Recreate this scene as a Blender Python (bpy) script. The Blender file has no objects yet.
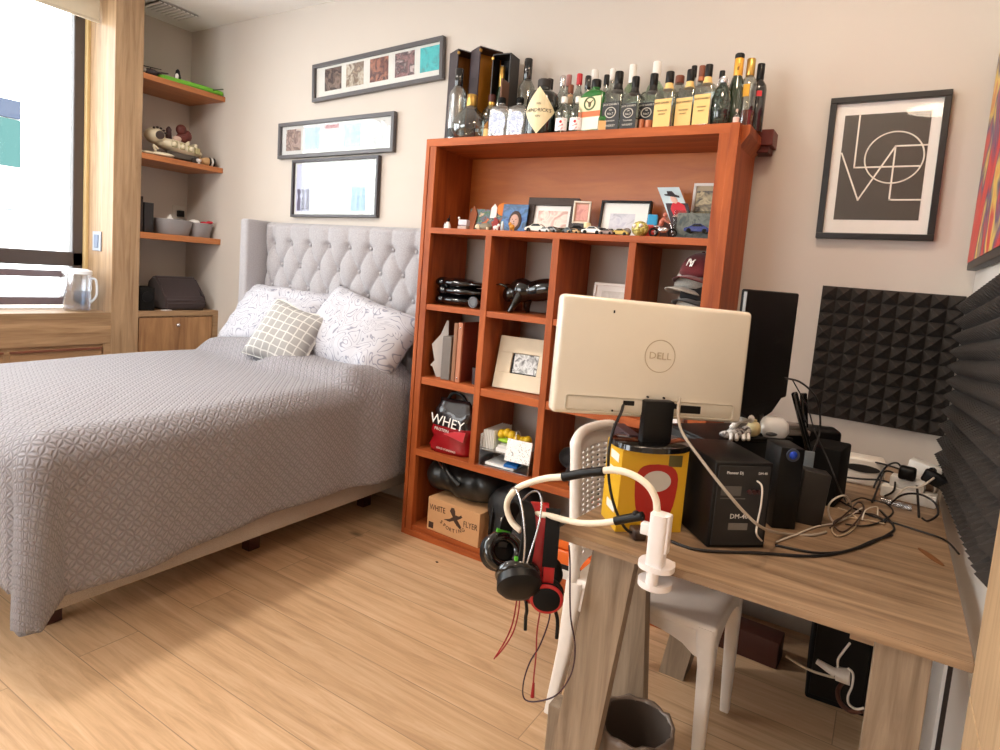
import bpy, bmesh, math, random
from mathutils import Vector, Matrix, Euler, noise

scene = bpy.context.scene
COL = scene.collection
R = math.radians
rnd = random.Random(7)

# ------------------------------------------------------------------ camera
YAW, PITCH, ROLL, FOC, CX, CY = -0.549404495, 0.100632092, 0.0801790821, 627.03, 505.15, 335.0
EYE = Vector((0, 0, 1.35))
fw = Vector((math.sin(YAW) * math.cos(PITCH), math.cos(YAW) * math.cos(PITCH), -math.sin(PITCH)))
r0 = Vector((math.cos(YAW), -math.sin(YAW), 0))
u0 = r0.cross(fw)
rt = math.cos(ROLL) * r0 + math.sin(ROLL) * u0
up = -math.sin(ROLL) * r0 + math.cos(ROLL) * u0
cam = bpy.data.cameras.new('camera')
cam.sensor_width = 36
cam.lens = 36 * FOC / 1000
cam.shift_x = (500 - CX) / 1000
cam.shift_y = (CY - 375) / 1000
cam.clip_start = 0.02
camo = bpy.data.objects.new('camera', cam)
COL.objects.link(camo)
mw = Matrix.Identity(4)
for i in range(3):
    mw[i][0], mw[i][1], mw[i][2], mw[i][3] = rt[i], up[i], -fw[i], EYE[i]
camo.matrix_world = mw
scene.camera = camo


def P(px, py, ax, v):
    """point of the room that the photograph shows at a pixel, on the plane ax = v"""
    d = rt * ((px - CX) / FOC) - up * ((py - CY) / FOC) + fw
    i = 'xyz'.index(ax)
    return EYE + d * ((v - EYE[i]) / d[i])


# ------------------------------------------------------------------ light and exposure
scene.view_settings.view_transform = 'Standard'
scene.view_settings.look = 'None'
scene.view_settings.exposure = -0.30
scene.cycles.diffuse_bounces = 4
scene.cycles.transparent_max_bounces = 24
scene.view_settings.gamma = 1.0
scene.view_settings.use_curve_mapping = False
W = bpy.data.worlds.new('sky')
scene.world = W
W.use_nodes = True
W.node_tree.nodes['Background'].inputs[0].default_value = (0.93, 0.97, 1.0, 1)
W.node_tree.nodes['Background'].inputs[1].default_value = 11.0


def lamp(name, typ, loc, rot, energy, color, **kw):
    l = bpy.data.lights.new(name, typ)
    l.energy = energy
    l.color = color
    for k, v in kw.items():
        setattr(l, k, v)
    o = bpy.data.objects.new(name, l)
    COL.objects.link(o)
    o.location = loc
    o.rotation_euler = rot
    return o


def portal(loc, rot, sx, sy):
    o = lamp('window_portal', 'AREA', loc, rot, 1, (1, 1, 1), shape='RECTANGLE', size=sx, size_y=sy)
    o.data.cycles.is_portal = True


portal((-4.47, 0.25, 1.78), (0, R(-90), 0), 1.75, 3.4)
portal((-2.75, -2.66, 1.75), (R(90), 0, 0), 2.3, 1.7)
lamp('sun', 'SUN', (-8, -6, 6), Vector((0.10, 0.85, -0.52)).to_track_quat('-Z', 'Y').to_euler(), 9.0, (1.0, 0.93, 0.80), angle=0.02)
lamp('ceiling_light', 'AREA', (-2.75, 0.9, 2.84), (0, 0, 0), 52, (1.0, 0.91, 0.82), shape='DISK', size=0.3)
lamp('ceiling_light', 'AREA', (-0.30, 1.55, 2.84), (0, 0, 0), 18, (1.0, 0.79, 0.58), shape='DISK', size=0.4)
lamp('ceiling_light', 'AREA', (0.1, -0.5, 2.84), (0, 0, 0), 13, (1.0, 0.82, 0.64), shape='DISK', size=0.4)

# ------------------------------------------------------------------ scene helpers
def tag(o, label=None, cat=None, group=None, kind=None):
    for k, v in (('label', label), ('category', cat), ('group', group), ('kind', kind)):
        if v:
            o[k] = v
    return o


def thing(name, label, cat, loc=(0, 0, 0), rz=0.0, group=None, rot=None):
    o = bpy.data.objects.new(name, None)
    o.empty_display_size = 0.05
    COL.objects.link(o)
    o.location = loc
    o.rotation_euler = rot if rot else (0, 0, rz)
    return tag(o, label, cat, group)


def obj(name, bm, mat=None, parent=None, smooth=None, world=False, label=None):
    """link a bmesh as one object; world=True: its vertices are in room coordinates"""
    if world and parent is not None:
        m = Matrix.LocRotScale(parent.location, parent.rotation_euler, None)
        p = parent.parent
        while p is not None:
            m = Matrix.LocRotScale(p.location, p.rotation_euler, None) @ m
            p = p.parent
        bmesh.ops.transform(bm, matrix=m.inverted(), verts=bm.verts)
    bmesh.ops.recalc_face_normals(bm, faces=bm.faces)
    me = bpy.data.meshes.new(name)
    bm.to_mesh(me)
    bm.free()
    if mat is not None:
        for m_ in (mat if isinstance(mat, (list, tuple)) else [mat]):
            me.materials.append(m_)
    if smooth:
        me.polygons.foreach_set('use_smooth', [True] * len(me.polygons))
        if smooth is not True:
            try:
                me.set_sharp_from_angle(angle=R(smooth))
            except Exception:
                pass
    o = bpy.data.objects.new(name, me)
    COL.objects.link(o)
    if parent is not None:
        o.parent = parent
    if label:
        o['label'] = label
    return o


def solo(name, bm, mat, label, cat, group=None, smooth=None, loc=None, rot=None):
    """a thing that is one mesh, built in local coordinates"""
    o = obj(name, bm, mat, None, smooth)
    if loc is not None:
        o.location = loc
    if rot is not None:
        o.rotation_euler = rot
    return tag(o, label, cat, group)


def struct(name, bm, mat, parent=None, smooth=None):
    o = obj(name, bm, mat, parent, smooth)
    if parent is None:
        o['kind'] = 'structure'
    return o


def NB():
    return bmesh.new()


def dup(root, loc, rz=None, label=None, rot=None):
    r = root.copy()
    COL.objects.link(r)
    r.location = loc
    if rz is not None:
        r.rotation_euler = (0, 0, rz)
    if rot is not None:
        r.rotation_euler = rot
    if label:
        r['label'] = label
    for ch in list(root.children):
        c = ch.copy()
        COL.objects.link(c)
        c.parent = r
        for g in list(ch.children):
            d = g.copy()
            COL.objects.link(d)
            d.parent = c
    return r


# ------------------------------------------------------------------ shapes
def bx(bm, x, y, z, bev=0.0, M=None, seg=2, mi=0):
    a = bmesh.ops.create_cube(bm, size=1.0)['verts']
    mat = Matrix.Translation(((x[0] + x[1]) / 2, (y[0] + y[1]) / 2, (z[0] + z[1]) / 2)) @ Matrix.Diagonal(
        (abs(x[1] - x[0]), abs(y[1] - y[0]), abs(z[1] - z[0]), 1))
    bmesh.ops.transform(bm, matrix=mat, verts=a)
    faces = set(f for v in a for f in v.link_faces)
    if bev > 0:
        es = list(set(e for v in a for e in v.link_edges))
        r = bmesh.ops.bevel(bm, geom=es, offset=bev, segments=seg, affect='EDGES', profile=0.5)
        faces = set(r['faces']) | set(f for f in faces if f.is_valid)
        a = list(set(v for f in faces for v in f.verts))
    for f in faces:
        if f.is_valid:
            f.material_index = mi
    if M is not None:
        bmesh.ops.transform(bm, matrix=M, verts=a)
    return a


def loft(bm, rings, M=None, seg=20, cap=True, mi=0):
    """rings: (cx, cy, z, rx, ry, exponent)"""
    prev, allv = None, []
    first = None
    for (cx, cy, z, rx, ry, n) in rings:
        cur = []
        for k in range(seg):
            t = 2 * math.pi * (k + 0.5) / seg
            c, s = math.cos(t), math.sin(t)
            e = 2.0 / n
            cur.append(bm.verts.new((cx + rx * math.copysign(abs(c) ** e, c), cy + ry * math.copysign(abs(s) ** e, s), z)))
        allv += cur
        if prev:
            for k in range(seg):
                f = bm.faces.new((prev[k], prev[(k + 1) % seg], cur[(k + 1) % seg], cur[k]))
                f.material_index = mi
        else:
            first = cur
        prev = cur
    if cap:
        for c in (first, prev):
            f = bm.faces.new(c)
            f.material_index = mi
    if M is not None:
        bmesh.ops.transform(bm, matrix=M, verts=allv)
    return allv


def lathe(bm, prof, M=None, seg=20, cap=True, mi=0):
    return loft(bm, [(0, 0, z, max(r, 1e-4), max(r, 1e-4), 2) for (r, z) in prof], M, seg, cap, mi)


def frame_to(d):
    d = Vector(d).normalized()
    return d.to_track_quat('Z', 'Y').to_matrix().to_4x4()


def rod(bm, a, b, r, r2=None, seg=12, mi=0):
    a, b = Vector(a), Vector(b)
    L = (b - a).length
    M = Matrix.Translation(a) @ frame_to(b - a)
    return lathe(bm, [(r, 0), (r if r2 is None else r2, L)], M, seg, True, mi)


def smooth_pts(pts, n=6):
    pts = [Vector(p) for p in pts]
    if len(pts) < 3:
        return pts
    out = []
    for i in range(len(pts) - 1):
        p0 = pts[max(i - 1, 0)]
        p1, p2 = pts[i], pts[i + 1]
        p3 = pts[min(i + 2, len(pts) - 1)]
        for k in range(n):
            t = k / n
            out.append(0.5 * ((2 * p1) + (p2 - p0) * t + (2 * p0 - 5 * p1 + 4 * p2 - p3) * t * t + (3 * p1 - p0 - 3 * p2 + p3) * t ** 3))
    out.append(pts[-1])
    return out


def tube(bm, pts, r, seg=8, n=6, closed=False, mi=0, rad=None):
    pts = smooth_pts(pts, n)
    rings = []
    up_ = Vector((0.12, 0.2, 1)).normalized()
    N = len(pts)
    for i, p in enumerate(pts):
        t = (pts[min(i + 1, N - 1)] - pts[max(i - 1, 0)])
        if t.length < 1e-9:
            t = Vector((0, 0, 1))
        t.normalize()
        a = up_ - t * up_.dot(t)
        if a.length < 1e-4:
            a = Vector((1, 0, 0)) - t * t.x
        a.normalize()
        up_ = a
        b = t.cross(a)
        rr = r if rad is None else rad(i / (N - 1))
        rings.append([bm.verts.new(p + (a * math.cos(2 * math.pi * k / seg) + b * math.sin(2 * math.pi * k / seg)) * rr) for k in range(seg)])
    for i in range(N - 1):
        for k in range(seg):
            f = bm.faces.new((rings[i][k], rings[i][(k + 1) % seg], rings[i + 1][(k + 1) % seg], rings[i + 1][k]))
            f.material_index = mi
    for c in (rings[0], rings[-1]):
        f = bm.faces.new(c)
        f.material_index = mi


def ball(bm, c, r, M=None, u=16, v=10, mi=0):
    if not hasattr(r, '__len__'):
        r = (r, r, r)
    vs = bmesh.ops.create_uvsphere(bm, u_segments=u, v_segments=v, radius=1.0)['verts']
    m = Matrix.Translation(c) @ (M if M is not None else Matrix.Identity(4)) @ Matrix.Diagonal((r[0], r[1], r[2], 1))
    bmesh.ops.transform(bm, matrix=m, verts=vs)
    for f in set(f for v_ in vs for f in v_.link_faces):
        f.material_index = mi
    return vs


def ring(bm, c, R_, r, M=None, seg=28, s2=8, a0=0.0, a1=2 * math.pi, mi=0, sx=1.0, sy=1.0):
    """a torus (or part of one) in the local xy plane"""
    full = abs(a1 - a0 - 2 * math.pi) < 1e-6
    n = seg if full else seg + 1
    rings, allv = [], []
    for i in range(n):
        t = a0 + (a1 - a0) * i / seg
        row = []
        for k in range(s2):
            q = 2 * math.pi * k / s2
            rr = R_ + r * math.cos(q)
            row.append(bm.verts.new((rr * math.cos(t) * sx, rr * math.sin(t) * sy, r * math.sin(q))))
        rings.append(row)
        allv += row
    for i in range(seg):
        a, b = rings[i], rings[(i + 1) % n]
        for k in range(s2):
            f = bm.faces.new((a[k], a[(k + 1) % s2], b[(k + 1) % s2], b[k]))
            f.material_index = mi
    if not full:
        bm.faces.new(rings[0])
        bm.faces.new(rings[-1])
    m = Matrix.Translation(c) @ (M if M is not None else Matrix.Identity(4))
    bmesh.ops.transform(bm, matrix=m, verts=allv)
    return allv


def prism(bm, poly, d0, d1, M=None, mi=0):
    """polygon in local xz, extruded along local y from d0 to d1"""
    a = [bm.verts.new((p[0], d0, p[1])) for p in poly]
    b = [bm.verts.new((p[0], d1, p[1])) for p in poly]
    n = len(poly)
    fs = [bm.faces.new(a), bm.faces.new(list(reversed(b)))]
    for i in range(n):
        fs.append(bm.faces.new((a[i], b[i], b[(i + 1) % n], a[(i + 1) % n])))
    for f in fs:
        f.material_index = mi
    if M is not None:
        bmesh.ops.transform(bm, matrix=M, verts=a + b)
    return a + b


def frame_bar(bm, x0, x1, z0, z1, w, y0, y1, bev=0.002, wz=None):
    """rectangular picture frame border in xz"""
    wz = wz or w
    bx(bm, (x0, x1), (y0, y1), (z0, z0 + wz), bev)
    bx(bm, (x0, x1), (y0, y1), (z1 - wz, z1), bev)
    bx(bm, (x0, x0 + w), (y0, y1), (z0 + wz, z1 - wz), bev)
    bx(bm, (x1 - w, x1), (y0, y1), (z0 + wz, z1 - wz), bev)


def text_bm(s, size, M=None, depth=0.0004, align='CENTER', sx=1.0):
    """lettering as a mesh in the local xz plane, facing -y"""
    cu = bpy.data.curves.new('lettering', 'FONT')
    cu.body = s
    cu.size = size
    cu.align_x = align
    cu.align_y = 'CENTER'
    cu.extrude = depth
    cu.resolution_u = 2
    o = bpy.data.objects.new('lettering', cu)
    COL.objects.link(o)
    me = bpy.data.meshes.new_from_object(o.evaluated_get(bpy.context.evaluated_depsgraph_get()))
    bm = NB()
    bm.from_mesh(me)
    bpy.data.objects.remove(o)
    bpy.data.curves.remove(cu)
    bpy.data.meshes.remove(me)
    m = Matrix.Rotation(R(90), 4, 'X') @ Matrix.Diagonal((sx, 1, 1, 1))
    bmesh.ops.transform(bm, matrix=(M if M is not None else Matrix.Identity(4)) @ m, verts=bm.verts)
    return bm


def T(x=0, y=0, z=0):
    return Matrix.Translation((x, y, z))


def RX(a):
    return Matrix.Rotation(R(a), 4, 'X')


def RY(a):
    return Matrix.Rotation(R(a), 4, 'Y')


def RZ(a):
    return Matrix.Rotation(R(a), 4, 'Z')


# ------------------------------------------------------------------ materials
def mat_base(name):
    m = bpy.data.materials.new(name)
    m.use_nodes = True
    nt = m.node_tree
    return m, nt, nt.nodes['Principled BSDF']


def lin(c):
    return tuple(((v / 255) / 12.92 if v / 255 <= 0.04045 else ((v / 255 + 0.055) / 1.055) ** 2.4) for v in c) + (1,)


_plain = {}


def plain(rgb, rough=0.5, metal=0.0, coat=0.0, spec=None, var=0.06, scale=25, bump=0.0, trans=0.0):
    """one colour (sRGB 0-255) with a little procedural variation"""
    key = (rgb, rough, metal, coat, spec, var, scale, bump, trans)
    if key in _plain:
        return _plain[key]
    m, nt, b = mat_base('paint_%d_%d_%d' % tuple(int(v) for v in rgb))
    N, L = nt.nodes, nt.links
    c = lin(rgb)
    tc = N.new('ShaderNodeTexCoord')
    nz = N.new('ShaderNodeTexNoise')
    nz.inputs['Scale'].default_value = scale
    nz.inputs['Detail'].default_value = 3
    L.new(tc.outputs['Object'], nz.inputs['Vector'])
    mx = N.new('ShaderNodeMix')
    mx.data_type = 'RGBA'
    mx.inputs['A'].default_value = tuple(v * (1 - var) for v in c[:3]) + (1,)
    mx.inputs['B'].default_value = tuple(min(1, v * (1 + var)) for v in c[:3]) + (1,)
    L.new(nz.outputs['Fac'], mx.inputs['Factor'])
    L.new(mx.outputs['Result'], b.inputs['Base Color'])
    b.inputs['Roughness'].default_value = rough
    b.inputs['Metallic'].default_value = metal
    b.inputs['Coat Weight'].default_value = coat
    b.inputs['Coat Roughness'].default_value = 0.05
    b.inputs['Transmission Weight'].default_value = trans
    if spec is not None:
        b.inputs['Specular IOR Level'].default_value = spec
    if bump:
        bp = N.new('ShaderNodeBump')
        bp.inputs['Strength'].default_value = bump
        bp.inputs['Distance'].default_value = 0.004
        L.new(nz.outputs['Fac'], bp.inputs['Height'])
        L.new(bp.outputs['Normal'], b.inputs['Normal'])
    _plain[key] = m
    return m


def wood(name, ca, cb, axis='X', scale=1.0, rough=0.45, coat=0.0, stretch=14, bump=0.15, contrast=(0.3, 0.7), spec=0.5):
    m, nt, b = mat_base(name)
    N, L = nt.nodes, nt.links
    tc = N.new('ShaderNodeTexCoord')
    mp = N.new('ShaderNodeMapping')
    s = [stretch * scale] * 3
    s['XYZ'.index(axis)] = scale
    mp.inputs['Scale'].default_value = s
    L.new(tc.outputs['Object'], mp.inputs['Vector'])
    nz = N.new('ShaderNodeTexNoise')
    nz.inputs['Scale'].default_value = 1.6
    nz.inputs['Detail'].default_value = 8
    nz.inputs['Roughness'].default_value = 0.62
    nz.inputs['Distortion'].default_value = 0.6
    L.new(mp.outputs['Vector'], nz.inputs['Vector'])
    cr = N.new('ShaderNodeValToRGB')
    cr.color_ramp.elements[0].position, cr.color_ramp.elements[1].position = contrast
    cr.color_ramp.elements[0].color = lin(cb)
    cr.color_ramp.elements[1].color = lin(ca)
    L.new(nz.outputs['Fac'], cr.inputs['Fac'])
    L.new(cr.outputs['Color'], b.inputs['Base Color'])
    b.inputs['Roughness'].default_value = rough
    b.inputs['Coat Weight'].default_value = coat
    b.inputs['Coat Roughness'].default_value = 0.15
    b.inputs['Specular IOR Level'].default_value = spec
    bp = N.new('ShaderNodeBump')
    bp.inputs['Strength'].default_value = bump
    bp.inputs['Distance'].default_value = 0.002
    L.new(nz.outputs['Fac'], bp.inputs['Height'])
    L.new(bp.outputs['Normal'], b.inputs['Normal'])
    return m


def glass(name, rgb, dens=0.1, rough=0.03, k=0.4):
    """thin bottle / pane glass: clear with a tint, mirror-like at grazing angles"""
    m = bpy.data.materials.new(name)
    m.use_nodes = True
    nt = m.node_tree
    N, L = nt.nodes, nt.links
    N.remove(N['Principled BSDF'])
    tr = N.new('ShaderNodeBsdfTransparent')
    tr.inputs[0].default_value = lin(rgb)
    gl = N.new('ShaderNodeBsdfGlossy')
    gl.inputs['Roughness'].default_value = rough
    gl.inputs[0].default_value = (1, 1, 1, 1)
    lw = N.new('ShaderNodeLayerWeight')
    lw.inputs['Blend'].default_value = 0.25
    ma = N.new('ShaderNodeMath')
    ma.operation = 'MULTIPLY_ADD'
    ma.inputs[1].default_value = k
    ma.inputs[2].default_value = dens
    L.new(lw.outputs['Facing'], ma.inputs[0])
    mx = N.new('ShaderNodeMixShader')
    L.new(ma.outputs[0], mx.inputs[0])
    L.new(tr.outputs[0], mx.inputs[1])
    L.new(gl.outputs[0], mx.inputs[2])
    L.new(mx.outputs[0], N['Material Output'].inputs[0])
    return m


def picture(name, cols, scale=6.0, rough=0.4, coat=0.0):
    """a printed picture: soft patches of a few colours"""
    m, nt, b = mat_base(name)
    N, L = nt.nodes, nt.links
    tc = N.new('ShaderNodeTexCoord')
    nz = N.new('ShaderNodeTexNoise')
    nz.inputs['Scale'].default_value = scale
    nz.inputs['Detail'].default_value = 2.5
    nz.inputs['Distortion'].default_value = 1.2
    L.new(tc.outputs['Object'], nz.inputs['Vector'])
    cr = N.new('ShaderNodeValToRGB')
    e = cr.color_ramp.elements
    e[0].position, e[0].color = 0.3, lin(cols[0])
    e[1].position, e[1].color = 0.7, lin(cols[-1])
    for i, c in enumerate(cols[1:-1]):
        q = e.new(0.3 + 0.4 * (i + 1) / (len(cols) - 1))
        q.color = lin(c)
    L.new(nz.outputs['Fac'], cr.inputs['Fac'])
    L.new(cr.outputs['Color'], b.inputs['Base Color'])
    b.inputs['Roughness'].default_value = rough
    b.inputs['Coat Weight'].default_value = coat
    b.inputs['Coat Roughness'].default_value = 0.03
    return m


def wall_mat(name, rgb):
    return plain(rgb, rough=0.85, var=0.025, scale=4, bump=0.04)


M_WALL = wall_mat('wall', (202, 192, 182))
M_CEIL = wall_mat('ceil', (240, 237, 232))
M_WHITE_WALL = plain((232, 226, 218), rough=0.45, var=0.02, scale=5)
M_OAK = wood('oak_veneer', (188, 156, 120), (136, 106, 76), 'Z', 1.3, 0.5, 0, 16)
M_OAKH = wood('oak_veneer_flat', (184, 150, 112), (134, 102, 72), 'Y', 1.3, 0.5, 0, 16)
M_CHERRY = wood('cherry_wood', (180, 95, 46), (128, 58, 26), 'Z', 1.2, 0.5, 0.0, 9, 0.05, spec=0.25)
M_CHERRYH = wood('cherry_wood_flat', (188, 101, 52), (142, 68, 32), 'X', 1.2, 0.5, 0.0, 9, 0.05, spec=0.25)
M_CHERRY_IN = M_CHERRY
M_CHERRY_BACK = wood('cherry_back_panel', (196, 112, 44), (174, 90, 32), 'X', 1.4, 0.45, 0.1, 8, 0.05)
M_DESK = wood('weathered_oak', (180, 149, 118), (112, 87, 64), 'X', 1.6, 0.42, 0.05, 13, 0.2, (0.28, 0.72))
M_DESKLEG = wood('weathered_oak_leg', (168, 148, 126), (116, 98, 80), 'Z', 1.6, 0.5, 0, 13, 0.2, (0.28, 0.72))
M_BLACK = plain((13, 12, 12), rough=0.42, spec=0.3)
M_BLACKG = plain((12, 12, 13), rough=0.12, coat=0.6)
M_BLACKM = plain((14, 13, 13), rough=0.75, spec=0.25)
M_CABLE = plain((24, 20, 20), rough=0.45)
M_WHITE = plain((236, 232, 226), rough=0.35)
M_WHITEP = plain((240, 238, 234), rough=0.6)
M_GREYMET = plain((120, 120, 122), rough=0.3, metal=0.8)
M_SILVER = plain((205, 205, 208), rough=0.22, metal=0.9)
M_GOLD = plain((196, 158, 84), rough=0.3, metal=0.8)
M_PANE = glass('window_pane', (250, 252, 252), 0.02)
M_PICGLASS = glass('picture_glass', (252, 252, 252), 0.012, 0.02, 0.06)


def floor_mat():
    m, nt, b = mat_base('oak_plank_floor')
    N, L = nt.nodes, nt.links
    tc = N.new('ShaderNodeTexCoord')
    br = N.new('ShaderNodeTexBrick')
    br.offset = 0.37
    br.inputs['Color1'].default_value = (0.0, 0.0, 0.0, 1)
    br.inputs['Color2'].default_value = (1, 1, 1, 1)
    br.inputs['Mortar'].default_value = (0.5, 0.5, 0.5, 1)
    br.inputs['Scale'].default_value = 1.0
    br.inputs['Mortar Size'].default_value = 0.0016
    br.inputs['Mortar Smooth'].default_value = 0.2
    br.inputs['Brick Width'].default_value = 2.1
    br.inputs['Row Height'].default_value = 0.19
    L.new(tc.outputs['Object'], br.inputs['Vector'])
    mp = N.new('ShaderNodeMapping')
    mp.inputs['Scale'].default_value = (1.1, 15, 1)
    add = N.new('ShaderNodeVectorMath')
    add.operation = 'MULTIPLY_ADD'
    add.inputs[1].default_value = (7.3, 3.1, 0)
    L.new(br.outputs['Color'], add.inputs[0])
    L.new(tc.outputs['Object'], add.inputs[2])
    L.new(add.outputs[0], mp.inputs['Vector'])
    nz = N.new('ShaderNodeTexNoise')
    nz.inputs['Scale'].default_value = 2.0
    nz.inputs['Detail'].default_value = 9
    nz.inputs['Roughness'].default_value = 0.65
    nz.inputs['Distortion'].default_value = 0.9
    L.new(mp.outputs[0], nz.inputs['Vector'])
    cr = N.new('ShaderNodeValToRGB')
    e = cr.color_ramp.elements
    e[0].position, e[0].color = 0.26, lin((172, 138, 104))
    e[1].position, e[1].color = 0.76, lin((222, 192, 158))
    q = e.new(0.5)
    q.color = lin((204, 168, 130))
    L.new(nz.outputs['Fac'], cr.inputs['Fac'])
    # knots
    vo = N.new('ShaderNodeTexVoronoi')
    vo.inputs['Scale'].default_value = 1.0
    mp2 = N.new('ShaderNodeMapping')
    mp2.inputs['Scale'].default_value = (1.6, 3.4, 1)
    L.new(tc.outputs['Object'], mp2.inputs['Vector'])
    L.new(mp2.outputs[0], vo.inputs['Vector'])
    kr = N.new('ShaderNodeMapRange')
    kr.inputs['From Min'].default_value = 0.02
    kr.inputs['From Max'].default_value = 0.085
    kr.inputs['To Min'].default_value = 0.35
    kr.inputs['To Max'].default_value = 1.0
    L.new(vo.outputs['Distance'], kr.inputs['Value'])
    tone = N.new('ShaderNodeMapRange')
    tone.inputs['To Min'].default_value = 0.93
    tone.inputs['To Max'].default_value = 1.05
    L.new(br.outputs['Color'], tone.inputs['Value'])
    mul = N.new('ShaderNodeMath')
    mul.operation = 'MULTIPLY'
    L.new(kr.outputs[0], mul.inputs[0])
    L.new(tone.outputs[0], mul.inputs[1])
    seam = N.new('ShaderNodeMapRange')
    seam.inputs['To Min'].default_value = 1.0
    seam.inputs['To Max'].default_value = 0.55
    L.new(br.outputs['Fac'], seam.inputs['Value'])
    mul2 = N.new('ShaderNodeMath')
    mul2.operation = 'MULTIPLY'
    L.new(mul.outputs[0], mul2.inputs[0])
    L.new(seam.outputs[0], mul2.inputs[1])
    sc = N.new('ShaderNodeVectorMath')
    sc.operation = 'SCALE'
    L.new(cr.outputs['Color'], sc.inputs[0])
    L.new(mul2.outputs[0], sc.inputs['Scale'])
    L.new(sc.outputs[0], b.inputs['Base Color'])
    b.inputs['Roughness'].default_value = 0.42
    bp = N.new('ShaderNodeBump')
    bp.inputs['Strength'].default_value = 0.12
    bp.inputs['Distance'].default_value = 0.002
    L.new(nz.outputs['Fac'], bp.inputs['Height'])
    L.new(bp.outputs['Normal'], b.inputs['Normal'])
    return m


# ------------------------------------------------------------------ the room shell
YB, XL, XR, ZC = 2.72, -4.487, 0.225, 2.868      # back wall, niche wall, right wall, ceiling
XP = -4.07                                       # front plane of pillar, niche shelves and window seat
YN = -2.6

bm = NB(); bx(bm, (XL - 0.3, 1.3), (YN - 0.1, YB + 0.1), (-0.06, 0)); struct('floor', bm, floor_mat())
bm = NB(); bx(bm, (XL - 0.3, 1.3), (YN - 0.1, YB + 0.1), (ZC, ZC + 0.06)); struct('ceiling', bm, M_CEIL)
bm = NB(); bx(bm, (XL - 0.1, 1.3), (YB, YB + 0.1), (0, ZC)); struct('wall_back', bm, M_WALL)
bm = NB()
bx(bm, (XL - 0.12, XL), (2.0, YB), (0, ZC))                    # behind the niche
bx(bm, (XL - 0.12, -4.40), (YN, 2.0), (0, 0.905))              # under the window
bx(bm, (XL - 0.12, -4.40), (YN, 2.0), (2.80, ZC))              # over the window
bx(bm, (XL - 0.12, -4.40), (YN, -1.5), (0.905, 2.80))
struct('wall_left', bm, M_WALL)
bm = NB(); bx(bm, (XR, XR + 0.1), (1.24, YB), (0, ZC)); struct('wall_right', bm, M_WHITE_WALL)
bm = NB(); bx(bm, (1.2, 1.3), (YN, 1.24), (0, ZC)); bx(bm, (0.42, 1.3), (1.19, 1.29), (0, ZC)); struct('wall_entry', bm, M_WALL)
bm = NB()
bx(bm, (XL, -3.9), (YN - 0.1, YN), (0, ZC)); bx(bm, (-1.6, 1.3), (YN - 0.1, YN), (0, ZC)); bx(bm, (-3.9, -1.6), (YN - 0.1, YN), (0, 0.9)); bx(bm, (-3.9, -1.6), (YN - 0.1, YN), (2.6, ZC))
struct('wall_front', bm, M_WALL)
bm = NB(); bx(bm, (-5.2, -0.4), (-6.4, YN - 0.12), (2.64, 2.80), 0.01); struct('sun_block_slab', bm, M_CEIL)  # added slab out of view, keeps the sun from entering the front window
# wooden pillar between the window bay and the shelf niche
bm = NB(); bx(bm, (XL, XP), (2.0, 2.165), (0, ZC), 0.003); struct('trim_1', bm, M_OAK)
bm = NB(); bx(bm, (-4.40, XP), (YN, 2.0), (2.81, ZC), 0.002); struct('trim_2', bm, M_OAKH)
# wooden post of the entrance on the right, with a groove at desk height
bm = NB()
bx(bm, (0.187, 0.42), (0.9, 1.29), (0, 0.70), 0.002); bx(bm, (0.189, 0.42), (0.9, 1.288), (0.70, 0.705)); bx(bm, (0.187, 0.42), (0.9, 1.29), (0.705, ZC), 0.002)
struct('trim_3', bm, wood('ash_veneer', (196, 166, 130), (164, 134, 100), 'Z', 1.5, 0.5, 0, 18))
# white panels with a dark joint low on the right wall
bm = NB(); bx(bm, (XR - 0.012, XR), (1.87, YB), (0, 0.62), 0.003); bx(bm, (XR - 0.012, XR), (1.3, 1.72), (0, 0.62), 0.003); struct('baseboard_right', bm, M_WHITE_WALL)
bm = NB(); bx(bm, (XR - 0.004, XR), (1.72, 1.87), (0, 0.62)); struct('trim_4', bm, plain((46, 34, 28), 0.7))

# window bay: sill, drawers below it, dark frame
bm = NB(); bx(bm, (-4.40, XP), (YN, 2.0), (0.87, 0.905), 0.002); bx(bm, (XP - 0.02, XP), (YN, 2.0), (0.715, 0.905), 0.001); bx(bm, (-4.40, XP - 0.012), (YN, 2.0), (0, 0.715)); bx(bm, (XP - 0.02, XP), (1.96, 2.0), (0, 0.72)); struct('window_seat', bm, M_OAKH)
for k in range(5):
    y1 = 1.955 - k * 0.5
    t = thing('drawer', ['oak drawer front under the window sill nearest the pillar', 'oak drawer front under the window, second from the pillar', 'oak drawer front under the window, third from the pillar', 'oak drawer front under the window, fourth from the pillar', 'oak drawer front under the window, fifth from the pillar'][k], 'drawer', (XP, y1 - 0.24, 0.36), 0, 'drawers under the window seat')
    bm = NB(); bx(bm, (-0.018, 0.0), (-0.235, 0.235), (-0.3, 0.335), 0.002); obj('drawer_front', bm, wood('oak_drawer', (180, 142, 104), (132, 98, 68), 'Y', 1.3, 0.5, 0, 16), t)
    bm = NB(); bx(bm, (0.0, 0.008), (-0.235, 0.235), (0.325, 0.337), 0.001); obj('edge_pull', bm, plain((120, 72, 52), 0.5), t)
wf = bpy.data.objects.new('window_1', None); COL.objects.link(wf); wf['kind'] = 'structure'; wf.location = (-4.42, 0.2, 0.905)
bm = NB()
X0, X1 = -4.45, -4.395
for (ya, yb) in ((1.925, 1.995), (0.42, 0.52), (-1.5, -1.42)):
    bx(bm, (X0, X1), (ya, yb), (0.905, 2.81), 0.006)
bx(bm, (X0, X1), (-1.5, 1.995), (1.165, 1.255), 0.006)
bx(bm, (X0, X1), (-1.5, 1.995), (2.73, 2.81), 0.006)
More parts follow.
